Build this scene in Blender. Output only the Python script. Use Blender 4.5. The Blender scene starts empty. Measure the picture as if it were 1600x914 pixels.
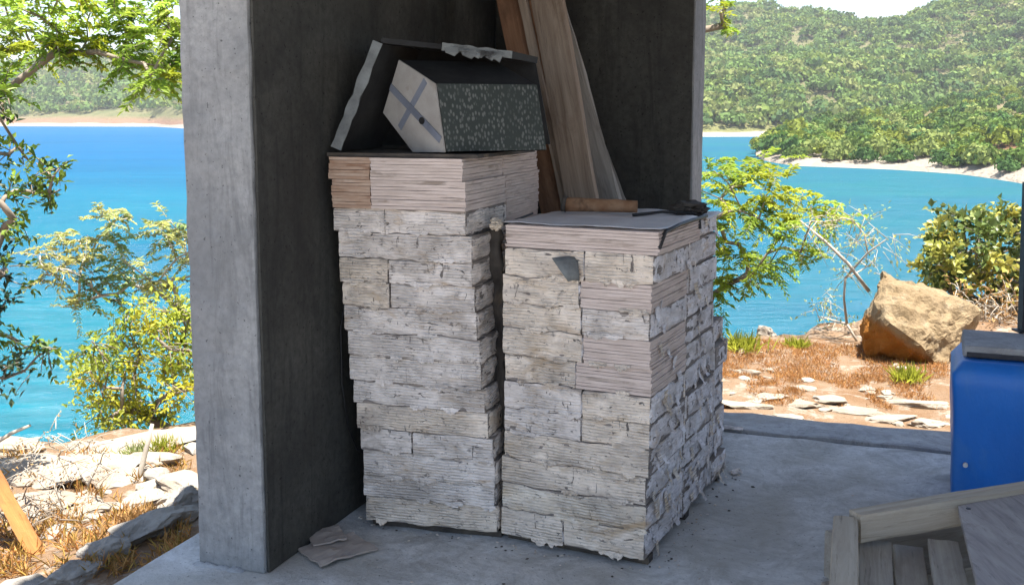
import bpy, bmesh, math, random
import numpy as np
from mathutils import Vector, Matrix, noise as mnoise
random.seed(7)
R = math.radians
sc = bpy.context.scene
COL = sc.collection

# ------------------------------------------------------------------ camera
F_PX, CX, CY, PITCH, CAM_H = 1650.0, 800.0, 384.4, R(7.2335), 1.5
cd = bpy.data.cameras.new('camera'); cam = bpy.data.objects.new('camera', cd); COL.objects.link(cam)
cam.location = (0, 0, CAM_H); cam.rotation_euler = (R(90) - PITCH, 0, 0)
cd.sensor_width = 36.0; cd.lens = 36.0 * F_PX / 1600.0
cd.shift_y = -(457.0 - CY) / 1600.0
cd.clip_start = 0.05; cd.clip_end = 20000
sc.camera = cam

# ------------------------------------------------------------------ sky and sun
SUN_EL = R(78); SUN_TO = Vector((0.86, -0.5, 0)).normalized()
sun_dir = Vector((SUN_TO.x * math.cos(SUN_EL), SUN_TO.y * math.cos(SUN_EL), math.sin(SUN_EL)))
w = bpy.data.worlds.new('World'); sc.world = w; w.use_nodes = True
nt = w.node_tree; nt.nodes.clear()
out = nt.nodes.new('ShaderNodeOutputWorld'); bg = nt.nodes.new('ShaderNodeBackground')
sky = nt.nodes.new('ShaderNodeTexSky'); sky.sky_type = 'NISHITA'; sky.sun_disc = False
sky.sun_elevation = SUN_EL; sky.sun_rotation = math.atan2(SUN_TO.x, SUN_TO.y)
sky.air_density = 1.0; sky.dust_density = 0.2; sky.ozone_density = 2.0
tc = nt.nodes.new('ShaderNodeTexCoord'); mp = nt.nodes.new('ShaderNodeMapping'); mp.inputs['Scale'].default_value = (1, 1, 3.2)
cn = nt.nodes.new('ShaderNodeTexNoise'); cn.inputs['Scale'].default_value = 4.2; cn.inputs['Detail'].default_value = 9; cn.inputs['Roughness'].default_value = 0.62
cr = nt.nodes.new('ShaderNodeValToRGB'); cr.color_ramp.elements[0].position = 0.50; cr.color_ramp.elements[1].position = 0.66
mx = nt.nodes.new('ShaderNodeMix'); mx.data_type = 'RGBA'; mx.inputs['B'].default_value = (3.6, 3.8, 4.2, 1)
nt.links.new(tc.outputs['Generated'], mp.inputs['Vector']); nt.links.new(mp.outputs[0], cn.inputs['Vector'])
nt.links.new(cn.outputs['Fac'], cr.inputs['Fac']); nt.links.new(cr.outputs['Color'], mx.inputs['Factor'])
nt.links.new(sky.outputs[0], mx.inputs['A']); nt.links.new(mx.outputs['Result'], bg.inputs['Color'])
bg.inputs['Strength'].default_value = 0.08
nt.links.new(bg.outputs[0], out.inputs[0])
sl = bpy.data.lights.new('sun', 'SUN'); sl.energy = 4.5; sl.angle = R(0.53); sl.color = (1, 0.95, 0.87)
so = bpy.data.objects.new('sun', sl); COL.objects.link(so)
so.rotation_euler = (-sun_dir).to_track_quat('-Z', 'Y').to_euler(); so.location = (6, -4, 14)
sc.view_settings.view_transform = 'Standard'; sc.view_settings.look = 'None'
sc.view_settings.exposure = 1.82; sc.view_settings.gamma = 1.0; sc.view_settings.use_curve_mapping = False

# ------------------------------------------------------------------ layout helpers
TH = R(20); U = np.array([math.cos(TH), -math.sin(TH)]); V = np.array([math.sin(TH), math.cos(TH)]); O = np.array([-0.81, 3.293])
def W(a, b, z=0.0):                       # building axes (a along the back wall, b into depth) to world
    q = O + a * U + b * V
    return Vector((q[0], q[1], z))
def P(px, py, Y):                         # a place in the photograph at a known distance
    x = (px - CX) / F_PX; y = -(py - CY) / F_PX
    d = Vector((x, math.cos(PITCH) + y * math.sin(PITCH), -math.sin(PITCH) + y * math.cos(PITCH)))
    return Vector((0, 0, CAM_H)) + d * (Y / d.y)

# ------------------------------------------------------------------ object helpers
def meshobj(name, verts, faces, mat=None, parent=None, smooth=False):
    me = bpy.data.meshes.new(name)
    me.from_pydata([tuple(v) for v in verts], [], faces); me.update()
    return link(name, me, mat, parent, smooth)
def link(name, me, mat=None, parent=None, smooth=False):
    o = bpy.data.objects.new(name, me); COL.objects.link(o)
    if mat and not me.materials: me.materials.append(mat)
    if smooth: me.polygons.foreach_set('use_smooth', [True] * len(me.polygons))
    if parent: o.parent = parent
    return o
def npmesh(name, Vt, Fc, mat=None, parent=None, tint=None, smooth=False):   # numpy verts (n,3), faces (m,k)
    me = bpy.data.meshes.new(name); n, k = Fc.shape
    me.vertices.add(len(Vt)); me.vertices.foreach_set('co', Vt.astype(np.float32).ravel())
    me.loops.add(n * k); me.loops.foreach_set('vertex_index', Fc.astype(np.int32).ravel())
    me.polygons.add(n); me.polygons.foreach_set('loop_start', np.arange(0, n * k, k, dtype=np.int32))
    me.update(calc_edges=True)
    if tint is not None:
        at = me.color_attributes.new('tint', 'FLOAT_COLOR', 'POINT')
        at.data.foreach_set('color', np.c_[tint, np.ones(len(tint))].astype(np.float32).ravel())
    return link(name, me, mat, parent, smooth)
def empty(name, loc, rot=(0, 0, 0)):
    o = bpy.data.objects.new(name, None); COL.objects.link(o); o.location = loc; o.rotation_euler = rot
    o.empty_display_size = 0.1
    return o
def tag(o, label=None, cat=None, group=None, kind=None):
    for k, v in (('label', label), ('category', cat), ('group', group), ('kind', kind)):
        if v: o[k] = v
    return o
class MB:
    def __init__(s): s.v = []; s.f = []
    def add(s, vs, fs):
        n = len(s.v); s.v += [tuple(v) for v in vs]; s.f += [tuple(i + n for i in f) for f in fs]
    def box(s, c, sz, m=None):
        x, y, z = sz[0] / 2, sz[1] / 2, sz[2] / 2
        vs = [Vector((i * x, j * y, k * z)) for k in (-1, 1) for j in (-1, 1) for i in (-1, 1)]
        if m: vs = [m @ v for v in vs]
        c = Vector(c); s.add([v + c for v in vs], [(0, 2, 3, 1), (4, 5, 7, 6), (0, 1, 5, 4), (1, 3, 7, 5), (3, 2, 6, 7), (2, 0, 4, 6)])
    def tube(s, pts, rad, n=6):
        pts = [Vector(p) for p in pts]; vs = []; fs = []
        for i, p in enumerate(pts):
            t = (pts[min(i + 1, len(pts) - 1)] - pts[max(i - 1, 0)]).normalized()
            a = t.cross(Vector((0.31, 0.2, 0.93)));
            if a.length < 1e-4: a = t.cross(Vector((1, 0, 0)))
            a.normalize(); b = t.cross(a)
            r = rad[i] if hasattr(rad, '__len__') else rad
            vs += [p + (a * math.cos(2 * math.pi * k / n) + b * math.sin(2 * math.pi * k / n)) * r for k in range(n)]
        for i in range(len(pts) - 1):
            for k in range(n):
                fs.append((i * n + k, i * n + (k + 1) % n, (i + 1) * n + (k + 1) % n, (i + 1) * n + k))
        fs.append(tuple(range(n))[::-1]); fs.append(tuple(range((len(pts) - 1) * n, len(pts) * n)))
        s.add(vs, fs)
    def build(s, name, mat=None, parent=None, smooth=False): return meshobj(name, s.v, s.f, mat, parent, smooth)

def fbm(p, o=4): return mnoise.fractal(Vector(p), 1.0, 2.0, o, noise_basis='PERLIN_ORIGINAL')

# ------------------------------------------------------------------ materials
def nmat(name):
    m = bpy.data.materials.new(name); m.use_nodes = True
    n = m.node_tree.nodes; return m, n, m.node_tree.links, n['Principled BSDF']
def mixn(n, l, a, b, f):
    x = n.new('ShaderNodeMix'); x.data_type = 'RGBA'
    for k, v in (('A', a), ('B', b), ('Factor', f)):
        if hasattr(v, 'is_output') or hasattr(v, 'links'): l.new(v, x.inputs[k])
        elif k == 'Factor': x.inputs[0].default_value = v
        else: x.inputs[k].default_value = (*v, 1)
    return x.outputs['Result']
def noisen(n, l, vec, scale, detail=5, rough=0.55, dist=0.0):
    t = n.new('ShaderNodeTexNoise'); t.inputs['Scale'].default_value = scale; t.inputs['Detail'].default_value = detail
    t.inputs['Roughness'].default_value = rough; t.inputs['Distortion'].default_value = dist
    if vec is not None: l.new(vec, t.inputs['Vector'])
    return t.outputs['Fac']
def ramp(n, l, f, p0, p1, c0=(0, 0, 0), c1=(1, 1, 1)):
    r = n.new('ShaderNodeValToRGB'); e = r.color_ramp.elements
    e[0].position = p0; e[1].position = p1; e[0].color = (*c0, 1); e[1].color = (*c1, 1); l.new(f, r.inputs['Fac'])
    return r.outputs['Color']
def coords(n, l, kind='Object', scale=(1, 1, 1), rnd=True):
    t = n.new('ShaderNodeTexCoord'); m = n.new('ShaderNodeMapping'); m.inputs['Scale'].default_value = scale
    l.new(t.outputs[kind], m.inputs['Vector'])
    if rnd:
        oi = n.new('ShaderNodeObjectInfo'); mu = n.new('ShaderNodeMath'); mu.operation = 'MULTIPLY'; mu.inputs[1].default_value = 37.0
        l.new(oi.outputs['Random'], mu.inputs[0]); l.new(mu.outputs[0], m.inputs['Location'])
    return m.outputs['Vector']
def bumpn(n, l, h, strength, dist, prev=None):
    b = n.new('ShaderNodeBump'); b.inputs['Strength'].default_value = strength; b.inputs['Distance'].default_value = dist
    l.new(h, b.inputs['Height'])
    if prev is not None: l.new(prev, b.inputs['Normal'])
    return b.outputs['Normal']
def simple(name, c1, c2, scale=6, rough=0.85, bump=0.3, bd=0.01, c3=None, s3=2.0, t3=(0.55, 0.65), bscale=None, stretch=(1, 1, 1), metallic=0, rnd=True, spec=0.3, coord='Object'):
    m, n, l, p = nmat(name); vec = coords(n, l, coord, stretch, rnd)
    col = mixn(n, l, c1, c2, ramp(n, l, noisen(n, l, vec, scale, 7, 0.62), 0.35, 0.68))
    if c3: col = mixn(n, l, col, c3, ramp(n, l, noisen(n, l, vec, s3, 6, 0.6, 0.4), *t3))
    l.new(col, p.inputs['Base Color']); p.inputs['Roughness'].default_value = rough; p.inputs['Metallic'].default_value = metallic
    p.inputs['Specular IOR Level'].default_value = spec
    if bump: l.new(bumpn(n, l, noisen(n, l, vec, bscale or scale * 4, 8, 0.65), bump, bd), p.inputs['Normal'])
    return m
def leafmat(name, c, var=0.35, trans=0.5, rough=0.55):
    m, n, l, p = nmat(name)
    at = n.new('ShaderNodeAttribute'); at.attribute_name = 'tint'
    mu = n.new('ShaderNodeMix'); mu.data_type = 'RGBA'; mu.blend_type = 'MULTIPLY'; mu.inputs[0].default_value = 1
    mu.inputs['A'].default_value = (*c, 1); l.new(at.outputs['Color'], mu.inputs['B'])
    l.new(mu.outputs['Result'], p.inputs['Base Color']); p.inputs['Roughness'].default_value = rough; p.inputs['Specular IOR Level'].default_value = 0.3
    tr = n.new('ShaderNodeBsdfTranslucent'); l.new(mu.outputs['Result'], tr.inputs['Color'])
    ms = n.new('ShaderNodeMixShader'); ms.inputs[0].default_value = trans
    l.new(p.outputs[0], ms.inputs[1]); l.new(tr.outputs[0], ms.inputs[2]); l.new(ms.outputs[0], n['Material Output'].inputs['Surface'])
    return m

def concrete_mat(name, c1, c2, stain, bump=0.35, streak=True):
    m, n, l, p = nmat(name); vec = coords(n, l, 'Object', (1, 1, 1), False)
    big = ramp(n, l, noisen(n, l, vec, 2.2, 6, 0.6, 0.5), 0.33, 0.68)
    col = mixn(n, l, c1, c2, big)
    fine = ramp(n, l, noisen(n, l, vec, 38, 8, 0.7), 0.38, 0.66)
    col = mixn(n, l, col, tuple(x * 0.72 for x in c1), mul(n, l, fine, 0.55))
    if streak:
        sv = coords(n, l, 'Object', (9, 9, 0.9), False)
        col = mixn(n, l, col, stain, mul(n, l, ramp(n, l, noisen(n, l, sv, 1.6, 8, 0.7, 0.8), 0.50, 0.70), 0.75))
    if not streak:
        col = mixn(n, l, col, stain, mul(n, l, ramp(n, l, noisen(n, l, vec, 5.5, 9, 0.78, 0.9), 0.42, 0.62), 0.8))
        col = mixn(n, l, col, (0.36, 0.335, 0.29), mul(n, l, ramp(n, l, noisen(n, l, vec, 1.3, 5, 0.6, 0.5), 0.48, 0.62), 0.6))
    pit = ramp(n, l, noisen(n, l, vec, 80, 4, 0.55), 0.645, 0.70)
    col = mixn(n, l, col, tuple(x * 0.3 for x in c1), mul(n, l, pit, 0.8))
    l.new(col, p.inputs['Base Color']); p.inputs['Roughness'].default_value = 0.92; p.inputs['Specular IOR Level'].default_value = 0.2
    b = bumpn(n, l, noisen(n, l, vec, 14, 9, 0.7), bump, 0.012)
    l.new(bumpn(n, l, noisen(n, l, vec, 70, 5, 0.6), bump * 0.8, 0.003, b), p.inputs['Normal'])
    return m
def mul(n, l, f, k):
    x = n.new('ShaderNodeMath'); x.operation = 'MULTIPLY'; x.inputs[1].default_value = k; l.new(f, x.inputs[0]); return x.outputs[0]

M = {}
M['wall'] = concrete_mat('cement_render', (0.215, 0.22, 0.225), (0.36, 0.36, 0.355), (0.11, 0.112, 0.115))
M['wall_shade'] = concrete_mat('shade_dark_cement', (0.042, 0.041, 0.038), (0.095, 0.092, 0.08), (0.03, 0.03, 0.028))  # wall cement darkened so its colour carries the alcove's shade
M['floor'] = concrete_mat('floor_concrete', (0.58, 0.57, 0.55), (0.68, 0.665, 0.64), (0.33, 0.315, 0.29), 0.9, False)
M['beam'] = concrete_mat('beam_concrete', (0.40, 0.40, 0.40), (0.52, 0.515, 0.505), (0.2, 0.2, 0.2), 0.6, False)

def paper_mat(name, c1, c2, stainc, hole=0.645, slit=0.672, wav=1.0):
    m, n, l, p = nmat(name); vec = coords(n, l, 'Object', (1, 1, 1), True)
    col = mixn(n, l, c1, c2, ramp(n, l, noisen(n, l, vec, 9, 6, 0.62, 0.3), 0.36, 0.66))
    sv = coords(n, l, 'Object', (6, 6, 60), True)
    lines = ramp(n, l, noisen(n, l, sv, 1.4, 6, 0.72, 0.5), 0.54, 0.70)
    col = mixn(n, l, col, tuple(x * 0.5 for x in c2), mul(n, l, lines, 0.6))
    st = ramp(n, l, noisen(n, l, coords(n, l, 'Object', (3, 3, 9), True), 1.5, 6, 0.6, 0.7), 0.57, 0.72)
    col = mixn(n, l, col, stainc, mul(n, l, st, 0.75))
    gp = n.new('ShaderNodeNewGeometry'); mw = n.new('ShaderNodeMapping'); mw.inputs['Scale'].default_value = (1, 1, 2.2); l.new(gp.outputs['Position'], mw.inputs['Vector'])
    col = mixn(n, l, col, (0.36, 0.315, 0.28), mul(n, l, ramp(n, l, noisen(n, l, mw.outputs[0], 4.5, 8, 0.7, 0.6), 0.46, 0.68), 0.8))
    col = mixn(n, l, col, (0.45, 0.31, 0.18), mul(n, l, ramp(n, l, noisen(n, l, mw.outputs[0], 3.1, 7, 0.66, 1.2), 0.57, 0.70), 0.8))
    sp = ramp(n, l, noisen(n, l, vec, 48, 5, 0.65), 0.58, 0.70)
    col = mixn(n, l, col, (0.16, 0.14, 0.13), mul(n, l, sp, 0.75))
    l.new(col, p.inputs['Base Color']); p.inputs['Roughness'].default_value = 0.85; p.inputs['Specular IOR Level'].default_value = 0.2
    wv = n.new('ShaderNodeTexWave'); wv.wave_type = 'BANDS'; wv.bands_direction = 'Z'; wv.inputs['Scale'].default_value = 30; wv.inputs['Distortion'].default_value = 2.2; wv.inputs['Detail'].default_value = 3; wv.inputs['Detail Scale'].default_value = 0.6
    l.new(vec, wv.inputs['Vector'])
    wr = ramp(n, l, wv.outputs['Fac'], 0.0, 0.35, (1, 1, 1), (0, 0, 0)); wm = n.new('ShaderNodeMath'); wm.operation = 'MULTIPLY'; l.new(wr, wm.inputs[0]); l.new(ramp(n, l, noisen(n, l, vec, 11, 5, 0.65), 0.42, 0.6), wm.inputs[1])
    l.new(mixn(n, l, col, tuple(x * 0.42 for x in c2), mul(n, l, wm.outputs[0], 0.6 * wav)), p.inputs['Base Color'])
    msk = n.new('ShaderNodeMath'); msk.operation = 'MULTIPLY'; l.new(wv.outputs['Fac'], msk.inputs[0]); l.new(ramp(n, l, noisen(n, l, vec, 6, 4, 0.6), 0.36, 0.56), msk.inputs[1])
    b = bumpn(n, l, msk.outputs[0], 0.9 * wav, 0.0045)
    b = bumpn(n, l, noisen(n, l, vec, 34, 8, 0.75), 0.6, 0.005, b)
    l.new(bumpn(n, l, noisen(n, l, sv, 1.4, 6, 0.72, 0.5), 0.6, 0.004, b), p.inputs['Normal'])
    # torn nicks and slits are real openings in the paper
    h1 = ramp(n, l, noisen(n, l, coords(n, l, 'Object', (22, 22, 60), True), 1.0, 5, 0.62, 0.8), hole, hole + 0.012)
    t_ = n.new('ShaderNodeTexCoord'); mr = n.new('ShaderNodeMapping'); mr.inputs['Rotation'].default_value = (R(25), R(28), 0); mr.inputs['Scale'].default_value = (62, 40, 13)
    l.new(t_.outputs['Object'], mr.inputs['Vector'])
    oi = n.new('ShaderNodeObjectInfo'); mu_ = n.new('ShaderNodeMath'); mu_.operation = 'MULTIPLY'; mu_.inputs[1].default_value = 53.0; l.new(oi.outputs['Random'], mu_.inputs[0]); l.new(mu_.outputs[0], mr.inputs['Location'])
    h2 = ramp(n, l, noisen(n, l, mr.outputs[0], 1.0, 4, 0.6, 0.9), slit, slit + 0.012)
    mx_ = n.new('ShaderNodeMath'); mx_.operation = 'MAXIMUM'; l.new(h1, mx_.inputs[0]); l.new(h2, mx_.inputs[1])
    tr = n.new('ShaderNodeBsdfTransparent'); ms = n.new('ShaderNodeMixShader'); l.new(mx_.outputs[0], ms.inputs[0]); l.new(p.outputs[0], ms.inputs[1]); l.new(tr.outputs[0], ms.inputs[2])
    l.new(ms.outputs[0], n['Material Output'].inputs['Surface'])
    return m
M['paper'] = paper_mat('white_wrapping_paper', (0.86, 0.78, 0.72), (0.72, 0.645, 0.59), (0.42, 0.31, 0.21))
M['paper_warm'] = paper_mat('cream_wrapping_paper', (0.85, 0.74, 0.63), (0.70, 0.59, 0.48), (0.46, 0.32, 0.18))
M['paper_side'] = paper_mat('grey_wrapping_paper', (0.80, 0.77, 0.78), (0.62, 0.585, 0.59), (0.25, 0.22, 0.2), 0.64, 0.665, 0.25)
M['paper_stain'] = paper_mat('stained_wrapping_paper', (0.84, 0.76, 0.66), (0.68, 0.55, 0.40), (0.36, 0.21, 0.09))
M['tile'] = simple('tile_clay', (0.62, 0.52, 0.47), (0.47, 0.385, 0.34), 9, 0.9, 0.4, 0.003, c3=(0.30, 0.24, 0.2), s3=5, t3=(0.58, 0.7), stretch=(1, 1, 3))
M['tile_rust'] = simple('rust_stained_tile', (0.34, 0.21, 0.14), (0.50, 0.38, 0.30), 6, 0.9, 0.4, 0.003, c3=(0.2, 0.1, 0.06), s3=4, t3=(0.52, 0.66))
M['tile_core'] = simple('tile_dark', (0.30, 0.26, 0.23), (0.15, 0.13, 0.12), 12, 0.95, 0.4, 0.003)
M['tar'] = simple('tar_paper', (0.035, 0.03, 0.028), (0.10, 0.085, 0.07), 8, 0.8, 0.6, 0.006, c3=(0.16, 0.12, 0.08), s3=6, t3=(0.6, 0.7))
M['black'] = simple('black_felt', (0.012, 0.012, 0.013), (0.03, 0.03, 0.03), 10, 0.75, 0.3, 0.003)
M['dust'] = simple('dusty_edge', (0.22, 0.235, 0.235), (0.11, 0.115, 0.115), 14, 0.9, 0.6, 0.006, c3=(0.05, 0.05, 0.05), s3=8, t3=(0.6, 0.7))
M['card'] = simple('cardboard', (0.42, 0.36, 0.31), (0.32, 0.27, 0.24), 8, 0.9, 0.3, 0.002)
M['plastic_sheet'] = simple('grey_plastic_sheet', (0.70, 0.66, 0.65), (0.55, 0.52, 0.51), 5, 0.55, 0.3, 0.004, spec=0.5)
M['strap'] = simple('black_strap', (0.015, 0.015, 0.017), (0.03, 0.03, 0.03), 20, 0.5, 0.2, 0.001)
M['rustpipe'] = simple('rusty_brown', (0.24, 0.12, 0.06), (0.36, 0.22, 0.13), 16, 0.85, 0.5, 0.003, c3=(0.09, 0.05, 0.03), s3=9, t3=(0.55, 0.68))
def wood(name, c1, c2, c3, sc_=1.0, st=(16, 16, 0.9)):
    m, n, l, p = nmat(name); vec = coords(n, l, 'Object', tuple(q * sc_ for q in st), True)
    col = mixn(n, l, c1, c2, ramp(n, l, noisen(n, l, vec, 2.2, 8, 0.65, 0.8), 0.34, 0.68))
    col = mixn(n, l, col, c3, mul(n, l, ramp(n, l, noisen(n, l, coords(n, l, 'Object', (3, 3, 1), True), 2.0, 6, 0.65, 0.5), 0.52, 0.7), 0.85))
    g = noisen(n, l, vec, 5.5, 6, 0.7, 0.3)
    col = mixn(n, l, col, tuple(x * 0.35 for x in c2), mul(n, l, ramp(n, l, g, 0.58, 0.7), 0.6))
    l.new(col, p.inputs['Base Color']); p.inputs['Roughness'].default_value = 0.88; p.inputs['Specular IOR Level'].default_value = 0.2
    l.new(bumpn(n, l, g, 0.6, 0.004), p.inputs['Normal']); return m
M['wood_red'] = wood('red_brown_wood', (0.23, 0.115, 0.065), (0.33, 0.185, 0.11), (0.08, 0.045, 0.03))
M['wood_tan'] = wood('weathered_tan_wood', (0.38, 0.305, 0.24), (0.22, 0.165, 0.125), (0.15, 0.09, 0.058))
M['wood_grey'] = wood('weathered_grey_wood', (0.40, 0.375, 0.335), (0.25, 0.23, 0.21), (0.13, 0.11, 0.095))
M['wood_pallet'] = wood('pallet_wood', (0.44, 0.40, 0.34), (0.30, 0.265, 0.225), (0.24, 0.20, 0.17))
M['wood_pale'] = wood('pale_pallet_wood', (0.52, 0.46, 0.37), (0.38, 0.32, 0.25), (0.3, 0.25, 0.2))
M['plywood'] = wood('grey_plywood', (0.42, 0.385, 0.37), (0.27, 0.245, 0.24), (0.17, 0.15, 0.145), 1.0, (13, 1.6, 10))
M['wood_orange'] = wood('rust_orange_wood', (0.42, 0.19, 0.06), (0.30, 0.13, 0.045), (0.16, 0.08, 0.04))
M['blue'] = simple('blue_plastic', (0.006, 0.13, 0.50), (0.010, 0.18, 0.65), 2.5, 0.45, 0.5, 0.02, c3=(0.06, 0.22, 0.55), s3=4.5, t3=(0.52, 0.78), bscale=5, stretch=(1, 1, 0.5), spec=0.5)
M['dark_steel'] = simple('dark_steel', (0.02, 0.022, 0.03), (0.05, 0.05, 0.06), 12, 0.5, 0.2, 0.002)
M['board_grey'] = concrete_mat('grey_board', (0.34, 0.35, 0.37), (0.45, 0.45, 0.46), (0.22, 0.22, 0.23), 0.4, False)
M['white'] = simple('white_edge', (0.7, 0.7, 0.7), (0.55, 0.55, 0.55), 12, 0.6, 0.1, 0.001)
M['rock_pale'] = simple('pale_limestone', (0.37, 0.325, 0.265), (0.27, 0.22, 0.17), 3.5, 0.95, 0.8, 0.03, c3=(0.30, 0.21, 0.15), s3=3.5, t3=(0.60, 0.74))
M['rock_grey'] = simple('grey_rubble', (0.36, 0.33, 0.285), (0.24, 0.22, 0.195), 7, 0.95, 0.9, 0.02, c3=(0.1, 0.09, 0.075), s3=4, t3=(0.55, 0.7))
M['stem'] = simple('bark', (0.20, 0.16, 0.12), (0.30, 0.25, 0.20), 14, 0.95, 0.5, 0.004, stretch=(1, 1, 0.3))
M['stem_pale'] = simple('pale_dry_twig', (0.50, 0.45, 0.37), (0.36, 0.31, 0.25), 14, 0.95, 0.4, 0.003)

# ------------------------------------------------------------------ setting: ground sheet
def edge_y(x): return float(np.interp(x, [-40, -8, -4, -2.6, -1.7, -0.5, 1.4, 2.4, 3.4, 5, 12, 40], [1, 4.0, 4.75, 5.2, 5.6, 6.2, 7.05, 7.6, 8.4, 9.2, 10, 12]))
def ground_z(x, y):
    q = np.array([x, y]) - O; a = q @ U; b = q @ V
    left = min(1, max(0, (-0.2 - a) / 0.5))
    z = -0.05 - 0.11 * left
    z += 0.05 * fbm((x * 1.1, y * 1.1, 3), 4) * min(1, max(0, max(b - 2.4, -a - 0.4) / 0.5))
    z += 0.10 * max(0, min(1, (x - 2.6) / 1.5)) * max(0, min(1, (y - 6.0) / 1.5))
    s = y - edge_y(x) + 0.35 * fbm((x * 1.5, 2, 7), 3)
    if s > 0: z -= (s * 0.95 + 0.35 * (1 - math.exp(-s * 3)))
    if z < -3: z += 0.4 * fbm((x * 0.3, y * 0.3, 1), 3)
    return max(z, -13)
gx = np.concatenate([[-4000, -1500, -500, -200, -90, -50, -30, -20, -14, -10, -8, -6.5, -5.5, -4.8], np.arange(-4.2, 5.6, 0.09), [6, 7, 8.5, 11, 15, 22, 35, 60, 120, 300, 900, 2500, 4000]])
gy = np.concatenate([[-4000, -1500, -500, -200, -90, -40, -18, -9, -4, -1, 0.5, 1.6, 2.4], np.arange(3.0, 9.6, 0.09), [9.9, 10.4, 11, 12, 13.5, 15, 17, 20, 24, 30]])
vs = [(x, y, ground_z(x, y)) for y in gy for x in gx]; nx = len(gx)
fs = [(j * nx + i, j * nx + i + 1, (j + 1) * nx + i + 1, (j + 1) * nx + i) for j in range(len(gy) - 1) for i in range(nx - 1)]
def ground_mat():
    m, n, l, p = nmat('dry_ground'); vec = coords(n, l, 'Object', (1, 1, 1), False)
    col = mixn(n, l, (0.26, 0.18, 0.118), (0.205, 0.118, 0.062), ramp(n, l, noisen(n, l, vec, 2.6, 8, 0.65, 0.6), 0.36, 0.66))
    col = mixn(n, l, col, (0.37, 0.325, 0.27), ramp(n, l, noisen(n, l, vec, 7.5, 7, 0.7, 0.3), 0.52, 0.66))
    col = mixn(n, l, col, (0.12, 0.10, 0.06), mul(n, l, ramp(n, l, noisen(n, l, vec, 22, 6, 0.7), 0.58, 0.7), 0.6))
    l.new(col, p.inputs['Base Color']); p.inputs['Roughness'].default_value = 0.97; p.inputs['Specular IOR Level'].default_value = 0.1
    b = bumpn(n, l, noisen(n, l, vec, 9, 9, 0.7), 0.8, 0.05)
    l.new(bumpn(n, l, noisen(n, l, vec, 45, 6, 0.7), 0.7, 0.012, b), p.inputs['Normal']); return m
M['ground'] = ground_mat()
ground = tag(meshobj('ground', vs, fs, M['ground'], None, True), kind='structure')

# sea
SEA = -8.5
def sea_mat():
    m, n, l, p = nmat('sea_water'); g = n.new('ShaderNodeNewGeometry'); sp = n.new('ShaderNodeSeparateXYZ'); l.new(g.outputs['Position'], sp.inputs[0])
    def rng(sock, a, b):
        r = n.new('ShaderNodeMapRange'); r.interpolation_type = 'SMOOTHSTEP'; r.inputs['From Min'].default_value = a; r.inputs['From Max'].default_value = b
        l.new(sock, r.inputs['Value']); return r.outputs['Result']
    mpn = n.new('ShaderNodeMapping'); mpn.inputs['Scale'].default_value = (0.35, 1, 1); l.new(g.outputs['Position'], mpn.inputs['Vector'])
    rip = ramp(n, l, noisen(n, l, mpn.outputs[0], 0.35, 8, 0.75, 0.4), 0.35, 0.68)
    patch = ramp(n, l, noisen(n, l, mpn.outputs[0], 0.028, 6, 0.6, 0.8), 0.40, 0.64)
    far = rng(sp.outputs['Y'], 35, 260)
    col = mixn(n, l, (0.006, 0.125, 0.165), (0.008, 0.083, 0.210), far)
    right = rng(sp.outputs['X'], -20, 45)
    col = mixn(n, l, col, (0.012, 0.098, 0.105), mul(n, l, right, 0.85))
    col = mixn(n, l, col, (0.006, 0.064, 0.145), mul(n, l, patch, 0.6))
    col = mixn(n, l, col, (0.02, 0.15, 0.22), mul(n, l, rip, 0.28))
    df = n.new('ShaderNodeBsdfDiffuse'); gl = n.new('ShaderNodeBsdfGlossy'); gl.inputs['Roughness'].default_value = 0.25; ms = n.new('ShaderNodeMixShader'); ms.inputs[0].default_value = 0.06
    l.new(col, df.inputs['Color']); l.new(df.outputs[0], ms.inputs[1]); l.new(gl.outputs[0], ms.inputs[2]); l.new(ms.outputs[0], n['Material Output'].inputs['Surface'])
    m2 = n.new('ShaderNodeMapping'); m2.inputs['Scale'].default_value = (0.6, 1.5, 1); l.new(g.outputs['Position'], m2.inputs['Vector'])
    b = bumpn(n, l, noisen(n, l, m2.outputs[0], 0.55, 8, 0.72, 0.5), 0.8, 0.6)
    bb = bumpn(n, l, noisen(n, l, m2.outputs[0], 0.12, 4, 0.6), 0.5, 1.2, b); l.new(bb, df.inputs['Normal']); l.new(bb, gl.inputs['Normal']); return m
M['sea'] = sea_mat()
xs = np.linspace(-6000, 6000, 25); ys = np.concatenate([np.linspace(8, 900, 20), np.linspace(1200, 9000, 8)])
tag(meshobj('sea', [(x, y, SEA) for y in ys for x in xs], [(j * 25 + i, j * 25 + i + 1, (j + 1) * 25 + i + 1, (j + 1) * 25 + i) for j in range(len(ys) - 1) for i in range(24)], M['sea']), kind='structure')

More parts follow.
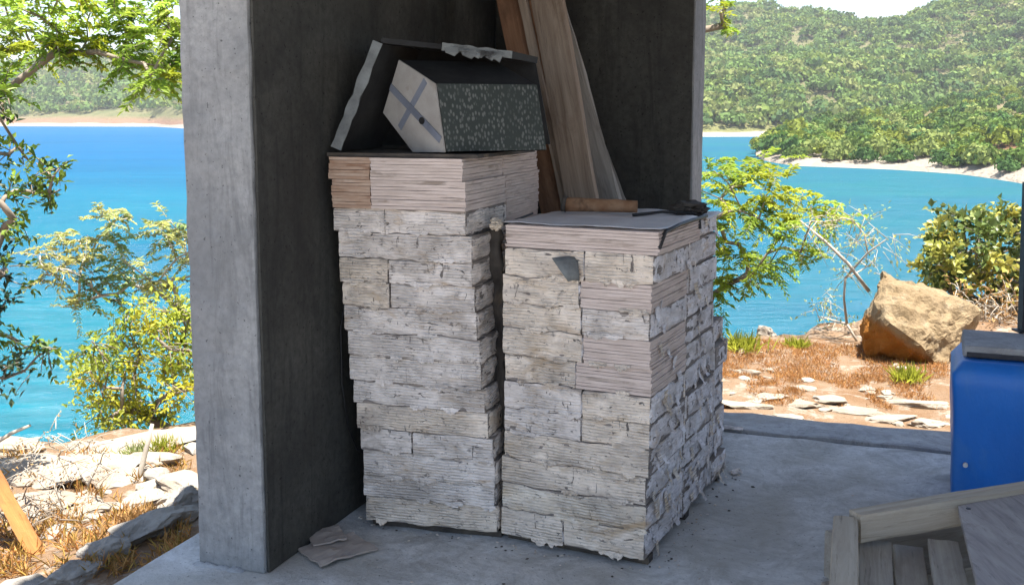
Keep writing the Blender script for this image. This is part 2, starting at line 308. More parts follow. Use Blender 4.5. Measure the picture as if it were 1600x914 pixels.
# hills: a height field over azimuth (tangent x/y) and distance
def hill(name, t0, t1, nt_, r_fn, top_fn, rows, mat, seed, rough=0.12, pw=0.8):
    vs = []; prof = []
    for i in range(nt_):
        t = t0 + (t1 - t0) * i / (nt_ - 1); rs, rr = r_fn(t); top = top_fn(t)
        for j in range(rows):
            q = j / (rows - 1) * 1.5; r = rs + (rr - rs) * q
            x = t * r; y = r
            if q <= 1: h = (top - SEA) * (q ** pw * (1 - 0.25 * (1 - q)) if q > 0 else 0)
            else: h = (top - SEA) * (1 - (q - 1) * 0.9)
            k = min(1, q * 6)
            h += (top - SEA) * rough * k * fbm((x * 0.009 + seed, y * 0.009, 0), 4) * 1.2
            z = SEA - 1.0 * (1 - min(1, q * 12)) + max(h, 0)
            vs.append((x, y, z))
    fs = [(i * rows + j, (i + 1) * rows + j, (i + 1) * rows + j + 1, i * rows + j + 1) for i in range(nt_ - 1) for j in range(rows - 1)]
    o = tag(meshobj(name, vs, fs, mat, None, True), kind='structure')
    return np.array(vs).reshape(nt_, rows, 3)
def T(px): return (px - 800) / F_PX
def Tz(py, r): return 1.5 + (175 - py) / F_PX * r
def hill_mat(name, c1, c2, sand, zsand, rock):
    m, n, l, p = nmat(name); g = n.new('ShaderNodeNewGeometry'); sp = n.new('ShaderNodeSeparateXYZ'); l.new(g.outputs['Position'], sp.inputs[0])
    col = mixn(n, l, c1, c2, ramp(n, l, noisen(n, l, g.outputs['Position'], 0.05, 8, 0.7), 0.4, 0.62))
    nz = noisen(n, l, g.outputs['Position'], 0.03, 5, 0.6)
    ad = n.new('ShaderNodeMath'); ad.operation = 'MULTIPLY_ADD'; ad.inputs[1].default_value = -3.2; l.new(nz, ad.inputs[0]); l.new(sp.outputs['Z'], ad.inputs[2])
    r = n.new('ShaderNodeMapRange'); r.inputs['From Min'].default_value = zsand - 1.6; r.inputs['From Max'].default_value = zsand - 0.9; l.new(ad.outputs[0], r.inputs['Value'])
    r2 = n.new('ShaderNodeMapRange'); r2.inputs['From Min'].default_value = zsand + 0.5; r2.inputs['From Max'].default_value = zsand + 4; l.new(ad.outputs[0], r2.inputs['Value'])
    col = mixn(n, l, rock, col, r2.outputs[0]); col = mixn(n, l, sand, col, r.outputs[0])
    l.new(col, p.inputs['Base Color']); p.inputs['Roughness'].default_value = 1; p.inputs['Specular IOR Level'].default_value = 0.05
    l.new(bumpn(n, l, noisen(n, l, g.outputs['Position'], 0.3, 7, 0.7), 1.0, 3.0), p.inputs['Normal']); return m
M['hill'] = hill_mat('scrub_hill', (0.16, 0.16, 0.075), (0.22, 0.20, 0.11), (0.45, 0.40, 0.33), SEA + 1.7, (0.20, 0.20, 0.08))
M['hill_left'] = hill_mat('rocky_hill', (0.14, 0.15, 0.07), (0.21, 0.19, 0.10), (0.42, 0.36, 0.30), SEA + 1.6, (0.27, 0.165, 0.11))
M['headland'] = hill_mat('headland_soil', (0.20, 0.18, 0.09), (0.28, 0.22, 0.13), (0.46, 0.39, 0.31), SEA + 2.2, (0.30, 0.17, 0.10))
I = np.interp
hillR = hill('far_hill', T(880), T(2100), 90, lambda t: (I(t, [T(1100), T(1230), T(2100)], [425, 430, 420]), I(t, [T(1100), T(1700)], [820, 760])),
     lambda t: Tz(I(t, [T(900), T(1100), T(1180), T(1250), T(1330), T(1400), T(1450), T(1600), T(1800), T(2100)], [40, 34, 25, 24, 31, 27, 12, -35, -80, -120]), 800), 46, M['hill'], 3)
hillL = hill('far_hill', T(-700), T(760), 80, lambda t: (I(t, [T(-200), T(0), T(240), T(300), T(700)], [690, 740, 720, 620, 640]), I(t, [T(0), T(700)], [1100, 1000])),
     lambda t: Tz(I(t, [T(-600), T(0), T(100), T(200), T(300), T(500), T(760)], [60, 106, 96, 92, 98, 110, 120]), 1100), 40, M['hill_left'], 9, 0.10)
head = hill('headland', T(1180), T(2300), 90, lambda t: (I(t, [T(1180), T(1195), T(1240), T(1400), T(1500), T(1600), T(1900), T(2300)], [240, 212, 194, 180, 167, 144, 110, 80]), I(t, [T(1180), T(1230), T(1330), T(1600), T(2300)], [262, 268, 330, 420, 400])),
     lambda t: I(t, [T(1180), T(1200), T(1260), T(1400), T(1600), T(2300)], [-7.6, -5.6, -3.0, 1.0, 9, 26]), 60, M['headland'], 5, 0.08, 0.55)

# woods on the hills: crowns of many small leaf faces
rs = np.random.default_rng(5)
def crown_tpl(n, seed, flat=0.75, ls=1.0):
    g = np.random.default_rng(seed); d = g.normal(size=(n, 3)); d /= np.linalg.norm(d, axis=1)[:, None]; d[:, 2] = np.abs(d[:, 2]) * 0.9 - 0.15
    lob = 1 + 0.35 * np.sin(d[:, 0] * 5 + seed) * np.cos(d[:, 1] * 6 + seed * 2)
    c = d * (0.72 + 0.3 * g.random((n, 1))) * lob[:, None]; c[:, 2] *= flat
    nrm = d + g.normal(size=(n, 3)) * 0.55; nrm /= np.linalg.norm(nrm, axis=1)[:, None]
    a = np.cross(nrm, g.normal(size=(n, 3))); a /= np.linalg.norm(a, axis=1)[:, None]; b = np.cross(nrm, a)
    s = (0.10 + 0.13 * g.random((n, 1))) * ls
    q = np.stack([c - a * s - b * s * .6, c + a * s - b * s * .5, c + a * s * .8 + b * s, c - a * s * .7 + b * s * .7], 1)
    return q.reshape(-1, 3)
def forest(name, grid, n, size, tpls, label, r0=0.0, tint_fn=None, mat=None, rng_=rs, qpow=1.0, minz=SEA + 1.5):
    nt_, rows, _ = grid.shape; Vs = []; Cs = []
    A = rng_.random(n) * (nt_ - 1.001); B = (r0 + (1 - r0) * rng_.random(n) ** qpow) * (rows - 1.001) * 0.78
    i = A.astype(int); j = B.astype(int); fa = (A - i)[:, None]; fb = (B - j)[:, None]
    p = (grid[i, j] * (1 - fa) + grid[i + 1, j] * fa) * (1 - fb) + (grid[i, j + 1] * (1 - fa) + grid[i + 1, j + 1] * fa) * fb
    for k in range(n):
        if p[k, 2] < minz: continue
        t = tpls[rng_.integers(len(tpls))]; s = size * (0.6 + 0.8 * rng_.random() ** 1.5); an = rng_.random() * 6.283
        c, sn = math.cos(an), math.sin(an); q = t * s * np.array([1, 1, 0.8 + 0.5 * rng_.random()])
        q = np.c_[q[:, 0] * c - q[:, 1] * sn, q[:, 0] * sn + q[:, 1] * c, q[:, 2]]; q += p[k] + np.array([0, 0, s * 0.35])
        Vs.append(q); col = tint_fn(p[k], rng_); Cs.append(np.clip(col * (0.8 + 0.4 * rng_.random((len(q) // 4, 1))), 0, 3).repeat(4, 0))
    Vv = np.concatenate(Vs); Fc = np.arange(len(Vv)).reshape(-1, 4)
    return tag(npmesh(name, Vv, Fc, mat, None, np.concatenate(Cs)), label, 'woodland', kind='stuff')
def tint_hill(p, g):
    f = fbm((p[0] * 0.02, p[1] * 0.02, 1.5), 3); r = g.random()
    if r < 0.08 + 0.2 * max(0, f): return np.array([1.75, 1.30, 1.35])
    if r < 0.35: return np.array([1.35, 1.2, 0.8])
    if r < 0.5: return np.array([0.55, 0.70, 0.65])
    return np.array([0.95, 1.0, 0.8]) * (0.75 + 0.5 * g.random())
def tint_head(p, g):
    r = g.random()
    if r < 0.14: return np.array([1.9, 1.5, 1.4])
    if r < 0.4: return np.array([1.6, 1.25, 0.5])
    if r < 0.6: return np.array([0.55, 0.75, 0.6])
    return np.array([1.0, 1.05, 0.65]) * (0.7 + 0.5 * g.random())
M['wood_leaf'] = leafmat('woodland_leaf', (0.125, 0.192, 0.052), trans=0.3, rough=0.8)
tp = [crown_tpl(92, s, 0.75, 0.92) for s in range(6)]
forest('woodland', hillR, 5600, 4.8, tp, 'dense green scrub woodland covering the tall hill across the bay', 0.03, tint_hill, M['wood_leaf'], minz=SEA + 3.5)
forest('woodland', hillL, 2600, 6.6, [crown_tpl(55, s + 10) for s in range(5)], 'green scrub covering the low distant hill behind the open blue water', 0.10, tint_hill, M['wood_leaf'], minz=SEA + 5)
tp2 = [crown_tpl(400, s + 20, 0.85, 0.72) for s in range(6)]
forest('woodland', head, 1350, 2.5, tp2, 'yellow green bushes and low trees above the white beach', 0.0, tint_head, M['wood_leaf'], qpow=1.7, minz=SEA + 0.9)

# ------------------------------------------------------------------ building
def block(name, a0, a1, b0, b1, z0, z1, mat, step=0.06, amp=0.0025, bev=0.006, seed=0):
    o_ = W((a0 + a1) / 2, (b0 + b1) / 2, z0); lx, ly, lz = a1 - a0, b1 - b0, z1 - z0
    bm = bmesh.new(); bmesh.ops.create_cube(bm, size=1)
    for v in bm.verts: v.co = Vector((v.co.x * lx, v.co.y * ly, (v.co.z + 0.5) * lz))
    bmesh.ops.bevel(bm, geom=list(bm.edges), offset=bev, segments=2, affect='EDGES', profile=0.6)
    for ax, ln in ((0, lx), (1, ly), (2, lz)):
        k = max(1, min(60, int(ln / step)))
        for i in range(1, k):
            co = Vector((0, 0, 0)); no = Vector((0, 0, 0)); no[ax] = 1
            co[ax] = (-ln / 2 + ln * i / k) if ax < 2 else ln * i / k
            bmesh.ops.bisect_plane(bm, geom=bm.verts[:] + bm.edges[:] + bm.faces[:], plane_co=co, plane_no=no)
    bm.normal_update()
    for v in bm.verts:
        q = v.co * 7 + Vector((seed, 0, 0)); v.co += v.normal * amp * (fbm(q, 4) * 1.6)
    me = bpy.data.meshes.new(name); bm.to_mesh(me); bm.free()
    o = link(name, me, mat, None, False); o.location = o_; o.rotation_euler = (0, 0, -TH); return o
ROOF = 2.72
tag(block('floor', -0.42, 4.5, -4.5, 2.092, -0.14, 0.0, M['floor'], 0.14, 0.004, 0.012), kind='structure')
tag(block('kerb', -0.42, 4.5, 2.104, 2.40, -0.2, 0.012, M['beam'], 0.12, 0.008, 0.016, 3), kind='structure')
LWALL = tag(block('concrete_wall', -0.253, 0.0, 0.0, 2.35, 0.0, ROOF - 0.002, M['wall'], 0.045, 0.0038, 0.008, 5), 'grey cement wall with a pale narrow end, left of the tile stacks', 'wall')
SHADE_COAT = block('shade_coat', 0.002, 0.012, 0.012, 2.10, 0.001, ROOF - 0.004, M['wall_shade'], 0.09, 0.002, 0.004, 15)  # thin coat with the inner face's shade painted into its colour
BWALL = tag(block('concrete_wall', 0.015, 0.992, 2.106, 2.37, 0.014, ROOF - 0.002, M['wall'], 0.07, 0.003, 0.008, 9), 'shaded grey cement wall behind the leaning boards, ending at the bay view', 'wall')
SHADE_COAT.parent = LWALL; bpy.context.view_layer.update(); SHADE_COAT.matrix_parent_inverse = LWALL.matrix_world.inverted()
back_shade_coat = block('shade_coat', 0.016, 0.985, 2.088, 2.1035, 0.016, ROOF - 0.004, M['wall_shade'], 0.09, 0.002, 0.004, 19); back_shade_coat.parent = BWALL; back_shade_coat.matrix_parent_inverse = BWALL.matrix_world.inverted()  # same painted shade over the back wall
tag(block('roof', -0.27, 4.5, -1.3, 2.42, ROOF, ROOF + 0.16, M['wall'], 0.5, 0.002, 0.01, 2), kind='structure')
g = random.Random(21); mb = MB()
for k in range(34):
    f = k / 33; a = -0.262 + 0.27 * f if k < 22 else -0.258; b = -0.006 if k < 22 else (k - 22) / 11 * 0.4; r_ = g.uniform(0.008, 0.02)
    q = W(a, b, 0.0); mb.add([(q.x + r_ * math.cos(t) * 1.3, q.y + r_ * math.sin(t), 0.0) for t in (0, 1.05, 2.1, 3.14, 4.2, 5.2)] + [(q.x, q.y, r_ * 0.7)], [(i, (i + 1) % 6, 6) for i in range(6)])
sp_o = mb.build('mortar_spill', M['beam'], None, True); sp_o.parent = LWALL; sp_o.matrix_parent_inverse = LWALL.matrix_world.inverted()
# unseen pale slab added behind the viewer to bounce sunlight indoors
M['bounce_slab'] = concrete_mat('bounce_slab_concrete', (0.50, 0.48, 0.44), (0.58, 0.56, 0.52), (0.4, 0.38, 0.35), 0.4, False)
tag(block('bounce_slab', -7.0, 7.0, -17.0, -4.52, -0.16, -0.02, M['bounce_slab'], 2.0, 0.0, 0.012), kind='structure')
# unseen wall added on the right to hold back side light
tag(block('concrete_wall', 4.0, 4.25, -1.25, 2.08, 0.002, ROOF - 0.002, M['wall'], 0.4, 0.003, 0.008, 13), 'unseen grey cement wall added on the right to hold back side light', 'wall')

# ------------------------------------------------------------------ tile bundles
ORD = ['bottom', 'second', 'third', 'fourth', 'fifth', 'sixth', 'seventh', 'eighth', 'ninth', 'tenth', 'eleventh', 'twelfth', 'thirteenth', 'fourteenth', 'fifteenth']
def nz2(x, y, s, o=3): return fbm((x, y, s * 3.17 + 0.37), o)
def wrapper(w, d, h, seed, world=None, sid=None):
    g = random.Random(seed); nf = int(w / 0.0058); nd = int(d / 0.0075); loop = []
    for i in range(nf): loop.append((-w / 2 + w * i / nf, -d / 2, 0, -1, 0))
    for i in range(nd): loop.append((w / 2, -d / 2 + d * i / nd, 1, 0, 1))
    for i in range(5): loop.append((w / 2 - w * i / 5, d / 2, 0, 1, 2))
    for i in range(5): loop.append((-w / 2, d / 2 - d * i / 5, -1, 0, 3))
    n = len(loop); nz = 15; vs = []; S = seed * 1.713
    for k in range(nz + 1):
        z = h * k / nz; zz = min(max(z, 0.0015), h - 0.0012)
        pin0 = math.exp(-zz / 0.005) + math.exp(-(h - zz) / 0.005)
        for i, (x, y, ax, ay, sd) in enumerate(loop):
            s = x if sd in (0, 2) else y + 1.7
            dp = -(0.013 if sd == 1 else 0.0042) * pin0 * (1 + 0.8 * nz2(s * 9, k * 0.01, S + 31))
            dp += 0.0042 * nz2(s * 13, z * 26, S + 2) + 0.0022 * (0.5 - abs(nz2(s * 22, z * 50, S + 5, 2)) * 2)
            if sd == 1: dp += 0.006 * nz2(s * 7, z * 16, S + 9) - 0.010 * math.exp(-abs(y + d / 2) / 0.010) - 0.010 * math.exp(-abs(y - d / 2) / 0.008)
            zo = 0.0
            if sid is not None:
                q = world @ Vector((x, y, 0)); f = z / h
                zo = 0.0048 * ((1 - f) * fbm((q.x * 11, q.y * 11, sid * 7.3), 3) + f * fbm((q.x * 11, q.y * 11, (sid + 1) * 7.3), 3)) * 1.6
            vs.append((x + ax * dp, y + ay * dp, zz + zo))
    fs = []
    for k in range(nz):
        for i in range(n):
            sd = loop[i][4]; x, y = loop[i][:2]; s = x if sd in (0, 2) else y + 1.7; zc = (k + 0.5) / nz
            j = (i + 1) % n
            fs.append((k * n + i, k * n + j, (k + 1) * n + j, (k + 1) * n + i))
    fs.append(tuple(nz * n + i for i in range(n)))
    return vs, fs
TILE_ME = {}
def tile_mesh(w, d, t, key):
    if key in TILE_ME: return TILE_ME[key]
    bm = bmesh.new(); bmesh.ops.create_cube(bm, size=1)
    for v in bm.verts: v.co = Vector((v.co.x * w, v.co.y * d, (v.co.z + 0.5) * t))
    for ax, ln in ((0, w), (1, d)):
        k = 7
        for i in range(1, k):
            co = Vector((0, 0, 0)); no = Vector((0, 0, 0)); no[ax] = 1; co[ax] = -ln / 2 + ln * i / k
            bmesh.ops.bisect_plane(bm, geom=bm.verts[:] + bm.edges[:] + bm.faces[:], plane_co=co, plane_no=no)
    for v in bm.verts:
        if v.co.z < t * 0.5: v.co.x *= 0.992; v.co.y *= 0.994
        v.co += Vector((nz2(v.co.x * 31, v.co.y * 31, 1) * 0.0022, nz2(v.co.x * 29, v.co.y * 33, 2) * 0.0022, nz2(v.co.x * 9, v.co.y * 9, hash(key) % 50) * 0.0013))
    me = bpy.data.meshes.new('tile'); bm.to_mesh(me); bm.free(); TILE_ME[key] = me; return me
def core(w, d, h, seed):
    mb = MB(); k = max(4, round(h / 0.0108)); t = h / k; g = random.Random(seed)
    for i in range(k): mb.box((g.uniform(-.0012, .0012), g.uniform(-.0012, .0012), t * (i + 0.5)), (w - 0.009, d - 0.009, t * 0.84))
    mb.box((0, 0, h / 2), (w - 0.016, d - 0.016, h * 0.97))
    return mb
NB = [0]
def bundle(loc, rz, w, d, h, label, group, bare=False, mat='paper', tmat='tile', tear=0.16, side_tear=0.28, tilt=(0, 0), flaps=0, smat=None, ridge=1.0, sid=None, lips=0):
    NB[0] += 1; sd = NB[0]; g = random.Random(sd * 91)
    root = empty('tile_bundle', loc, (tilt[0], tilt[1], rz)); tag(root, label, 'tile bundle', group)
    wpar = root
    if bare:
        k = max(3, round(h / 0.0108)); t = h / k; kv = g.randrange(3)
        for i in range(k):
            me = tile_mesh(w, d, t * 0.93, (round(w, 3), round(d, 3), round(t, 4), (kv + i) % 3, tmat))
            o = link('tile', me, M[tmat] if not me.materials else None, root)
            o.location = (g.uniform(-.0025, .0025), g.uniform(-.0025, .0025), t * i + t * 0.035); o.rotation_euler = (0, 0, g.uniform(-.006, .006))
    else:
        core(w, d, h, sd).build('tile_stack', M['tile_core'], root)
        vs, fs = wrapper(w, d, h, sd, Matrix.Translation(loc) @ Matrix.Rotation(rz, 4, 'Z'), sid)
        o = wpar = meshobj('wrapper', vs, fs, M[mat], root, False)
        if smat:
            o.data.materials.append(M[smat]); nrm = [0] * len(o.data.polygons)
            for i, pl in enumerate(o.data.polygons):
                if pl.normal.x > 0.6: nrm[i] = 1
            o.data.polygons.foreach_set('material_index', nrm)
    for q in range(lips):                        # ragged paper edges lapping over the seam below
        x0 = g.uniform(-w / 2, w / 2 - 0.05); ln = g.uniform(0.03, 0.12); n_ = 9; vs = []
        for k in range(n_ + 1):
            x = min(x0 + ln * k / n_, w / 2 - 0.001); hh = g.uniform(0.002, 0.020) * math.sin(math.pi * (k + 0.3) / (n_ + 0.6)) + 0.001; o_ = g.uniform(0.002, 0.007)
            vs += [(x, -d / 2 - 0.003, 0.010 + g.uniform(-.003, .004)), (x + g.uniform(-.003, .003), -d / 2 - 0.003 - o_, 0.004 - hh)]
        meshobj('torn_paper', vs, [(2 * k, 2 * k + 1, 2 * k + 3, 2 * k + 2) for k in range(n_)], M[mat], wpar, False)
    for q in range(flaps):                       # torn paper curling away from the right-hand side
        y0 = g.uniform(-d / 2 + .02, d / 2 - .03); z0 = h * g.uniform(0.15, 1.0); ln = g.uniform(0.025, 0.065); wd = g.uniform(0.014, 0.05); cu = g.uniform(0.08, 0.40); sk = g.uniform(-0.5, 0.5)
        vs = []; K = 6
        for k in range(K + 1):
            f = k / K; wdk = wd * (1 - 0.65 * f * g.random())
            xx = w / 2 + 0.004 + ln * cu * (f ** 1.6); zz = z0 - ln * f * (1 - 0.35 * cu * f)
            for m_ in (-0.5, 0.5): vs.append((xx + g.uniform(-.002, .002), y0 + sk * ln * f + wdk * m_, zz))
        meshobj('torn_paper', vs, [(2 * k, 2 * k + 1, 2 * k + 3, 2 * k + 2) for k in range(K)], M[g.choice(['paper_side', 'paper_side', 'paper', 'paper_stain'])], wpar, False)
    return root

# taller left stack: leans to the left as it rises
GL, GR = 'tile bundles of the taller left stack', 'tile bundles of the shorter right stack'
LS0 = Vector((-0.523, 3.679, 0)); WL, DB = 0.497, 0.40
zl = [0.028]; hs = [0.093, 0.082, 0.093, 0.082, 0.090, 0.084, 0.092, 0.086, 0.094, 0.087, 0.086, 0.090, 0.083]
g0 = random.Random(4)
def lframe(z, i):
    f = z / 1.3; ang = R(-14.5 - 5.0 * f); g = random.Random(i * 7 + 1)
    o = LS0 + Vector((-0.112 * f + g.uniform(-.007, .007), -0.035 * f + g.uniform(-.006, .006), 0))
    return o, ang, Vector((math.cos(ang), math.sin(ang), 0)), Vector((-math.sin(ang), math.cos(ang), 0))
z = 0.03
split = [0.52, 0.45, 0.55, 0.40, 0.58, 0.44, 0.5, 0.56, 0.42, 0.37, 0.38, 0.42, 0.40]
for i, h in enumerate(hs):
    o, an, u, v = lframe(z, i); wa = WL * split[i]; wb = WL - wa
    two = i in (3, 9, 10, 12)
    for c, (x0, ww) in enumerate(((0, wa), (wa, wb)) if two else ((0, WL),)):
        lab = 'paper-wrapped tile bundle in the taller left stack front, %s layer up' % ORD[i] + (', %s half' % ('left', 'right')[c] if two else ', full width')
        gg = random.Random(i * 13 + c)
        bundle(o + u * (x0 + ww / 2) + v * (DB / 2 + gg.uniform(-.0025, .0025)) + Vector((0, 0, z)), an + gg.uniform(-.008, .008), ww - 0.0002, DB - 0.004, h - 0.001, lab, GL,
               mat=gg.choice(['paper', 'paper', 'paper', 'paper_warm']), sid=i, lips=gg.choice([1, 2, 3]))
    if i >= 8:
        lab = 'paper-wrapped tile bundle at the back of the taller left stack, %s layer up' % ORD[i]
        bundle(o + u * (WL * 0.76) + v * (DB * 1.5 + 0.004) + Vector((0, 0, z)), an, WL * 0.48, DB - 0.004, h - 0.001, lab, GL, mat='paper_warm', bare=(i >= 11))
    elif i == 0:
        pass
    z += h
ZL = z
h1, h2 = 0.098, 0.076
o, an, u, v = lframe(z, 20)
bundle(o + u * (WL * 0.15) + v * (DB / 2) + Vector((0, 0, z)), an, WL * 0.30 - .002, DB, h1, 'rust-stained bare tiles near the top of the left stack, beside the cement wall', GL, bare=True, tmat='tile_rust')
bundle(o + u * (WL * 0.65) + v * (DB / 2) + Vector((0, 0, z)), an, WL * 0.70, DB, h1, 'pale bare tiles near the top of the left stack, just under its uppermost tiles', GL, bare=True)
bundle(o + u * (WL * 0.76) + v * (DB * 1.5 + 0.006) + Vector((0, 0, z)), an, WL * 0.48, DB - .004, h1, 'bare ribbed tiles at the back of the left stack, beside the gap', GL, bare=True)
z += h1
o, an, u, v = lframe(z, 21)
bundle(o + u * (WL * 0.16) + v * (DB / 2) + Vector((0, 0, z)), an, WL * 0.32 - .002, DB, h2, 'darkest rust-brown bare tiles at the top left corner of the left stack', GL, bare=True, tmat='tile_rust')
bundle(o + u * (WL * 0.66) + v * (DB / 2) + Vector((0, 0, z)), an + 0.01, WL * 0.68, DB, h2, 'pale bare tiles on top of the left stack, under the white pentagonal box end', GL, bare=True)
bundle(o + u * (WL * 0.76) + v * (DB * 1.5 + 0.006) + Vector((0, 0, z)), an, WL * 0.48, DB - .004, h2, 'bare ribbed tiles on top at the back of the left stack, under the speckled box', GL, bare=True)
ZLT = z + h2
# supporting bundles at the back of the left stack that the gap lets one glimpse
zz = 0.03
for i in range(8):
    o, an, u, v = lframe(zz, i)
    bundle(o + u * (WL * 0.76) + v * (DB * 1.5 + 0.004) + Vector((0, 0, zz)), an, WL * 0.48, DB - .004, hs[i] - .001, 'paper-wrapped tile bundle at the back of the taller left stack, %s layer up' % ORD[i], GL, mat='paper_side', tear=0.2)
    zz += hs[i]

# shorter right stack
RS0 = Vector((-0.036, 3.556, 0)); RA = R(-25.6); WR = 0.530
ur = Vector((math.cos(RA), math.sin(RA), 0)); vr = Vector((-math.sin(RA), math.cos(RA), 0))
hr = [0.098, 0.090, 0.094, 0.092, 0.087, 0.094, 0.090, 0.095, 0.090, 0.092, 0.096]
z = 0.028
BARE_R = {9: 1, 6: 1, 7: 1}
for i, h in enumerate(hr):
    g = random.Random(100 + i); off = ur * (0.010 * i / 11 + g.uniform(-.006, .006)) + vr * g.uniform(-.005, .005); sp_ = 0.53 + g.uniform(-.03, .03)
    if i == 0: sp_ = 0.45
    wa = WR * sp_; wb = WR - wa
    two = i >= 4 or i == 0
    for c, (x0, ww) in enumerate(((0, wa), (wa, wb)) if two else ((0, WR),)):
        bare = c == 1 and i in BARE_R
        lab = ('bare tiles showing through torn paper' if bare else 'paper-wrapped tile bundle') + ' in the right stack front, %s layer up' % ORD[i] + (', %s half' % ('left', 'right')[c] if two else ', full width')
        bundle(RS0 + off + ur * (x0 + ww / 2) + vr * (DB / 2 + g.uniform(-.003, .003)) + Vector((0, 0, z)), RA + g.uniform(-.008, .008), ww - .0005, DB - .006, h - .001, lab, GR, bare=bare,
               mat='paper_stain' if (i == 1 or (i == 3 and c == 1)) else g.choice(['paper_warm', 'paper_warm', 'paper']), tear=0.10, side_tear=0.20 if i > 4 else 0.36, flaps=(0 if (c == 0 and two) else (2 if i > 5 else 5)), smat='paper_side', sid=40 + i, lips=g.choice([1, 2, 3]))
    # middle of the right-hand side
    off2 = ur * (WR * 0.75 + 0.010 * i / 11 + g.uniform(-.012, .012))
    bundle(RS0 + off2 + vr * (DB * 1.5 + 0.006 + g.uniform(-.004, .004)) + Vector((0, 0, z)), RA + g.uniform(-.03, .03), WR * 0.5, DB - .026, h - .002, 'grey paper-wrapped tile bundle on the right side of the right stack, middle, %s layer up' % ORD[i], GR,
           mat='paper_side', tear=0.2, side_tear=0.20 if i > 4 else 0.36, flaps=2 if i > 5 else 5, smat='paper_side')
    if i < 7:
        o2 = ur * (WR * 0.74 + g.uniform(-.02, .015))
        bundle(RS0 + o2 + vr * (DB * 2 + 0.115 + g.uniform(-.012, .012)) + Vector((0, 0, z)), RA + g.uniform(-.05, .05), WR * 0.5, 0.20, h - .002, 'grey paper-wrapped tile bundle at the far end of the right stack, %s layer up' % ORD[i], GR,
               mat='paper_side', tear=0.2, side_tear=0.30, flaps=1 if i > 3 else 3, smat='paper_side')
    z += h
ZR = z
bundle(RS0 + ur * (WR / 2 + 0.018) + vr * (DB * 0.62) + Vector((0, 0, z)), RA, WR + 0.012, DB * 1.2, 0.0745, 'wide layer of bare beige tiles on top of the right stack', GR, bare=True)
ZRT = z + 0.0745
# far half of the top course, wrapped
bundle(RS0 + ur * (WR * 0.76) + vr * (DB * 1.62) + Vector((0, 0, z)), RA + 0.03, WR * 0.50, DB * 0.72, 0.066, 'torn dark-topped tile bundle at the far right top of the right stack', GR, mat='paper_side', side_tear=0.36, smat='paper_side', flaps=3)

# timber bearers under both stacks
for nm, S0, uu, vv, ww, dd, an in (('left', LS0, Vector((math.cos(R(-14.5)), math.sin(R(-14.5)), 0)), Vector((math.sin(R(14.5)), math.cos(R(14.5)), 0)), WL, 0.8, R(-14.5)), ('right', RS0, ur, vr, WR, 0.98, RA)):
    for k, f in enumerate((0.03, 0.47, 0.94)):
        mb = MB(); mb.box((0, 0, 0.0125), (ww * 0.98, 0.05, 0.025)); bo = mb.build('bearer', M['tar'])
        bo.location = S0 + uu * (ww / 2) + vv * (0.012 + dd * f + 0.025); bo.rotation_euler = (0, 0, an)
        tag(bo, 'dark rotten wooden bearer under the %s stack, %s' % (nm, ('along its front edge', 'under its middle', 'under its far end')[k]), 'bearer', 'bearers under the tile stacks')

# torn felt hanging in the gap between the stacks
g = random.Random(8); vs = []; nu, nv = 7, 26
for j in range(nv + 1):
    f = j / nv; zt = 1.10 - 0.80 * f; cxp = -0.085 + 0.045 * f; wd = 0.052 * (1 - 0.62 * f) + 0.006 * math.sin(j * 1.9)
    for i in range(nu + 1):
        e = i / nu - 0.5
        vs.append((cxp + e * wd * 2 * (1 + 0.1 * g.uniform(-1, 1)), 3.66 + 0.05 * nz2(e * 3, f * 9, 2) + 0.02 * math.cos(e * 5), zt + g.uniform(-.004, .004)))
o = meshobj('felt_strip', vs, [(j * (nu + 1) + i, j * (nu + 1) + i + 1, (j + 1) * (nu + 1) + i + 1, (j + 1) * (nu + 1) + i) for j in range(nv) for i in range(nu)], M['tar'], None, True)
o.modifiers.new('s', 'SOLIDIFY').thickness = 0.004
tag(o, 'torn dark brown felt strip hanging in the gap between the two stacks', 'felt')

def crumple(name, loc, size, mat, seed, sub=3, amp=0.5):
    bm = bmesh.new(); bmesh.ops.create_icosphere(bm, subdivisions=sub, radius=1)
    for v in bm.verts:
        q = v.co.normalized(); r = 1 + amp * (0.5 - abs(fbm(q * 2.1 + Vector((seed, 0, 0)), 3)) * 2.2) * 0.8
        v.co = Vector((q.x * size[0], q.y * size[1], q.z * size[2])) * r
    zmin = min(v.co.z for v in bm.verts)
    for v in bm.verts: v.co.z -= zmin
    me = bpy.data.meshes.new(name); bm.to_mesh(me); bm.free(); o = link(name, me, mat); o.location = loc; return o
p = P(775, 352, 3.60)
o = crumple('paper_wad', p - Vector((0, 0, 0.022)), (0.022, 0.022, 0.022), M['paper_stain'], 3); tag(o, 'crumpled yellowish paper wad stuck in the top of the gap', 'paper')
p = RS0 + ur * (WR * 0.86) + vr * (DB * 1.72); p.z = ZR + 0.062
o = crumple('plastic_bag', p, (0.070, 0.080, 0.028), M['tar'], 12); tag(o, 'crumpled dark plastic at the far right top corner of the right stack', 'plastic')

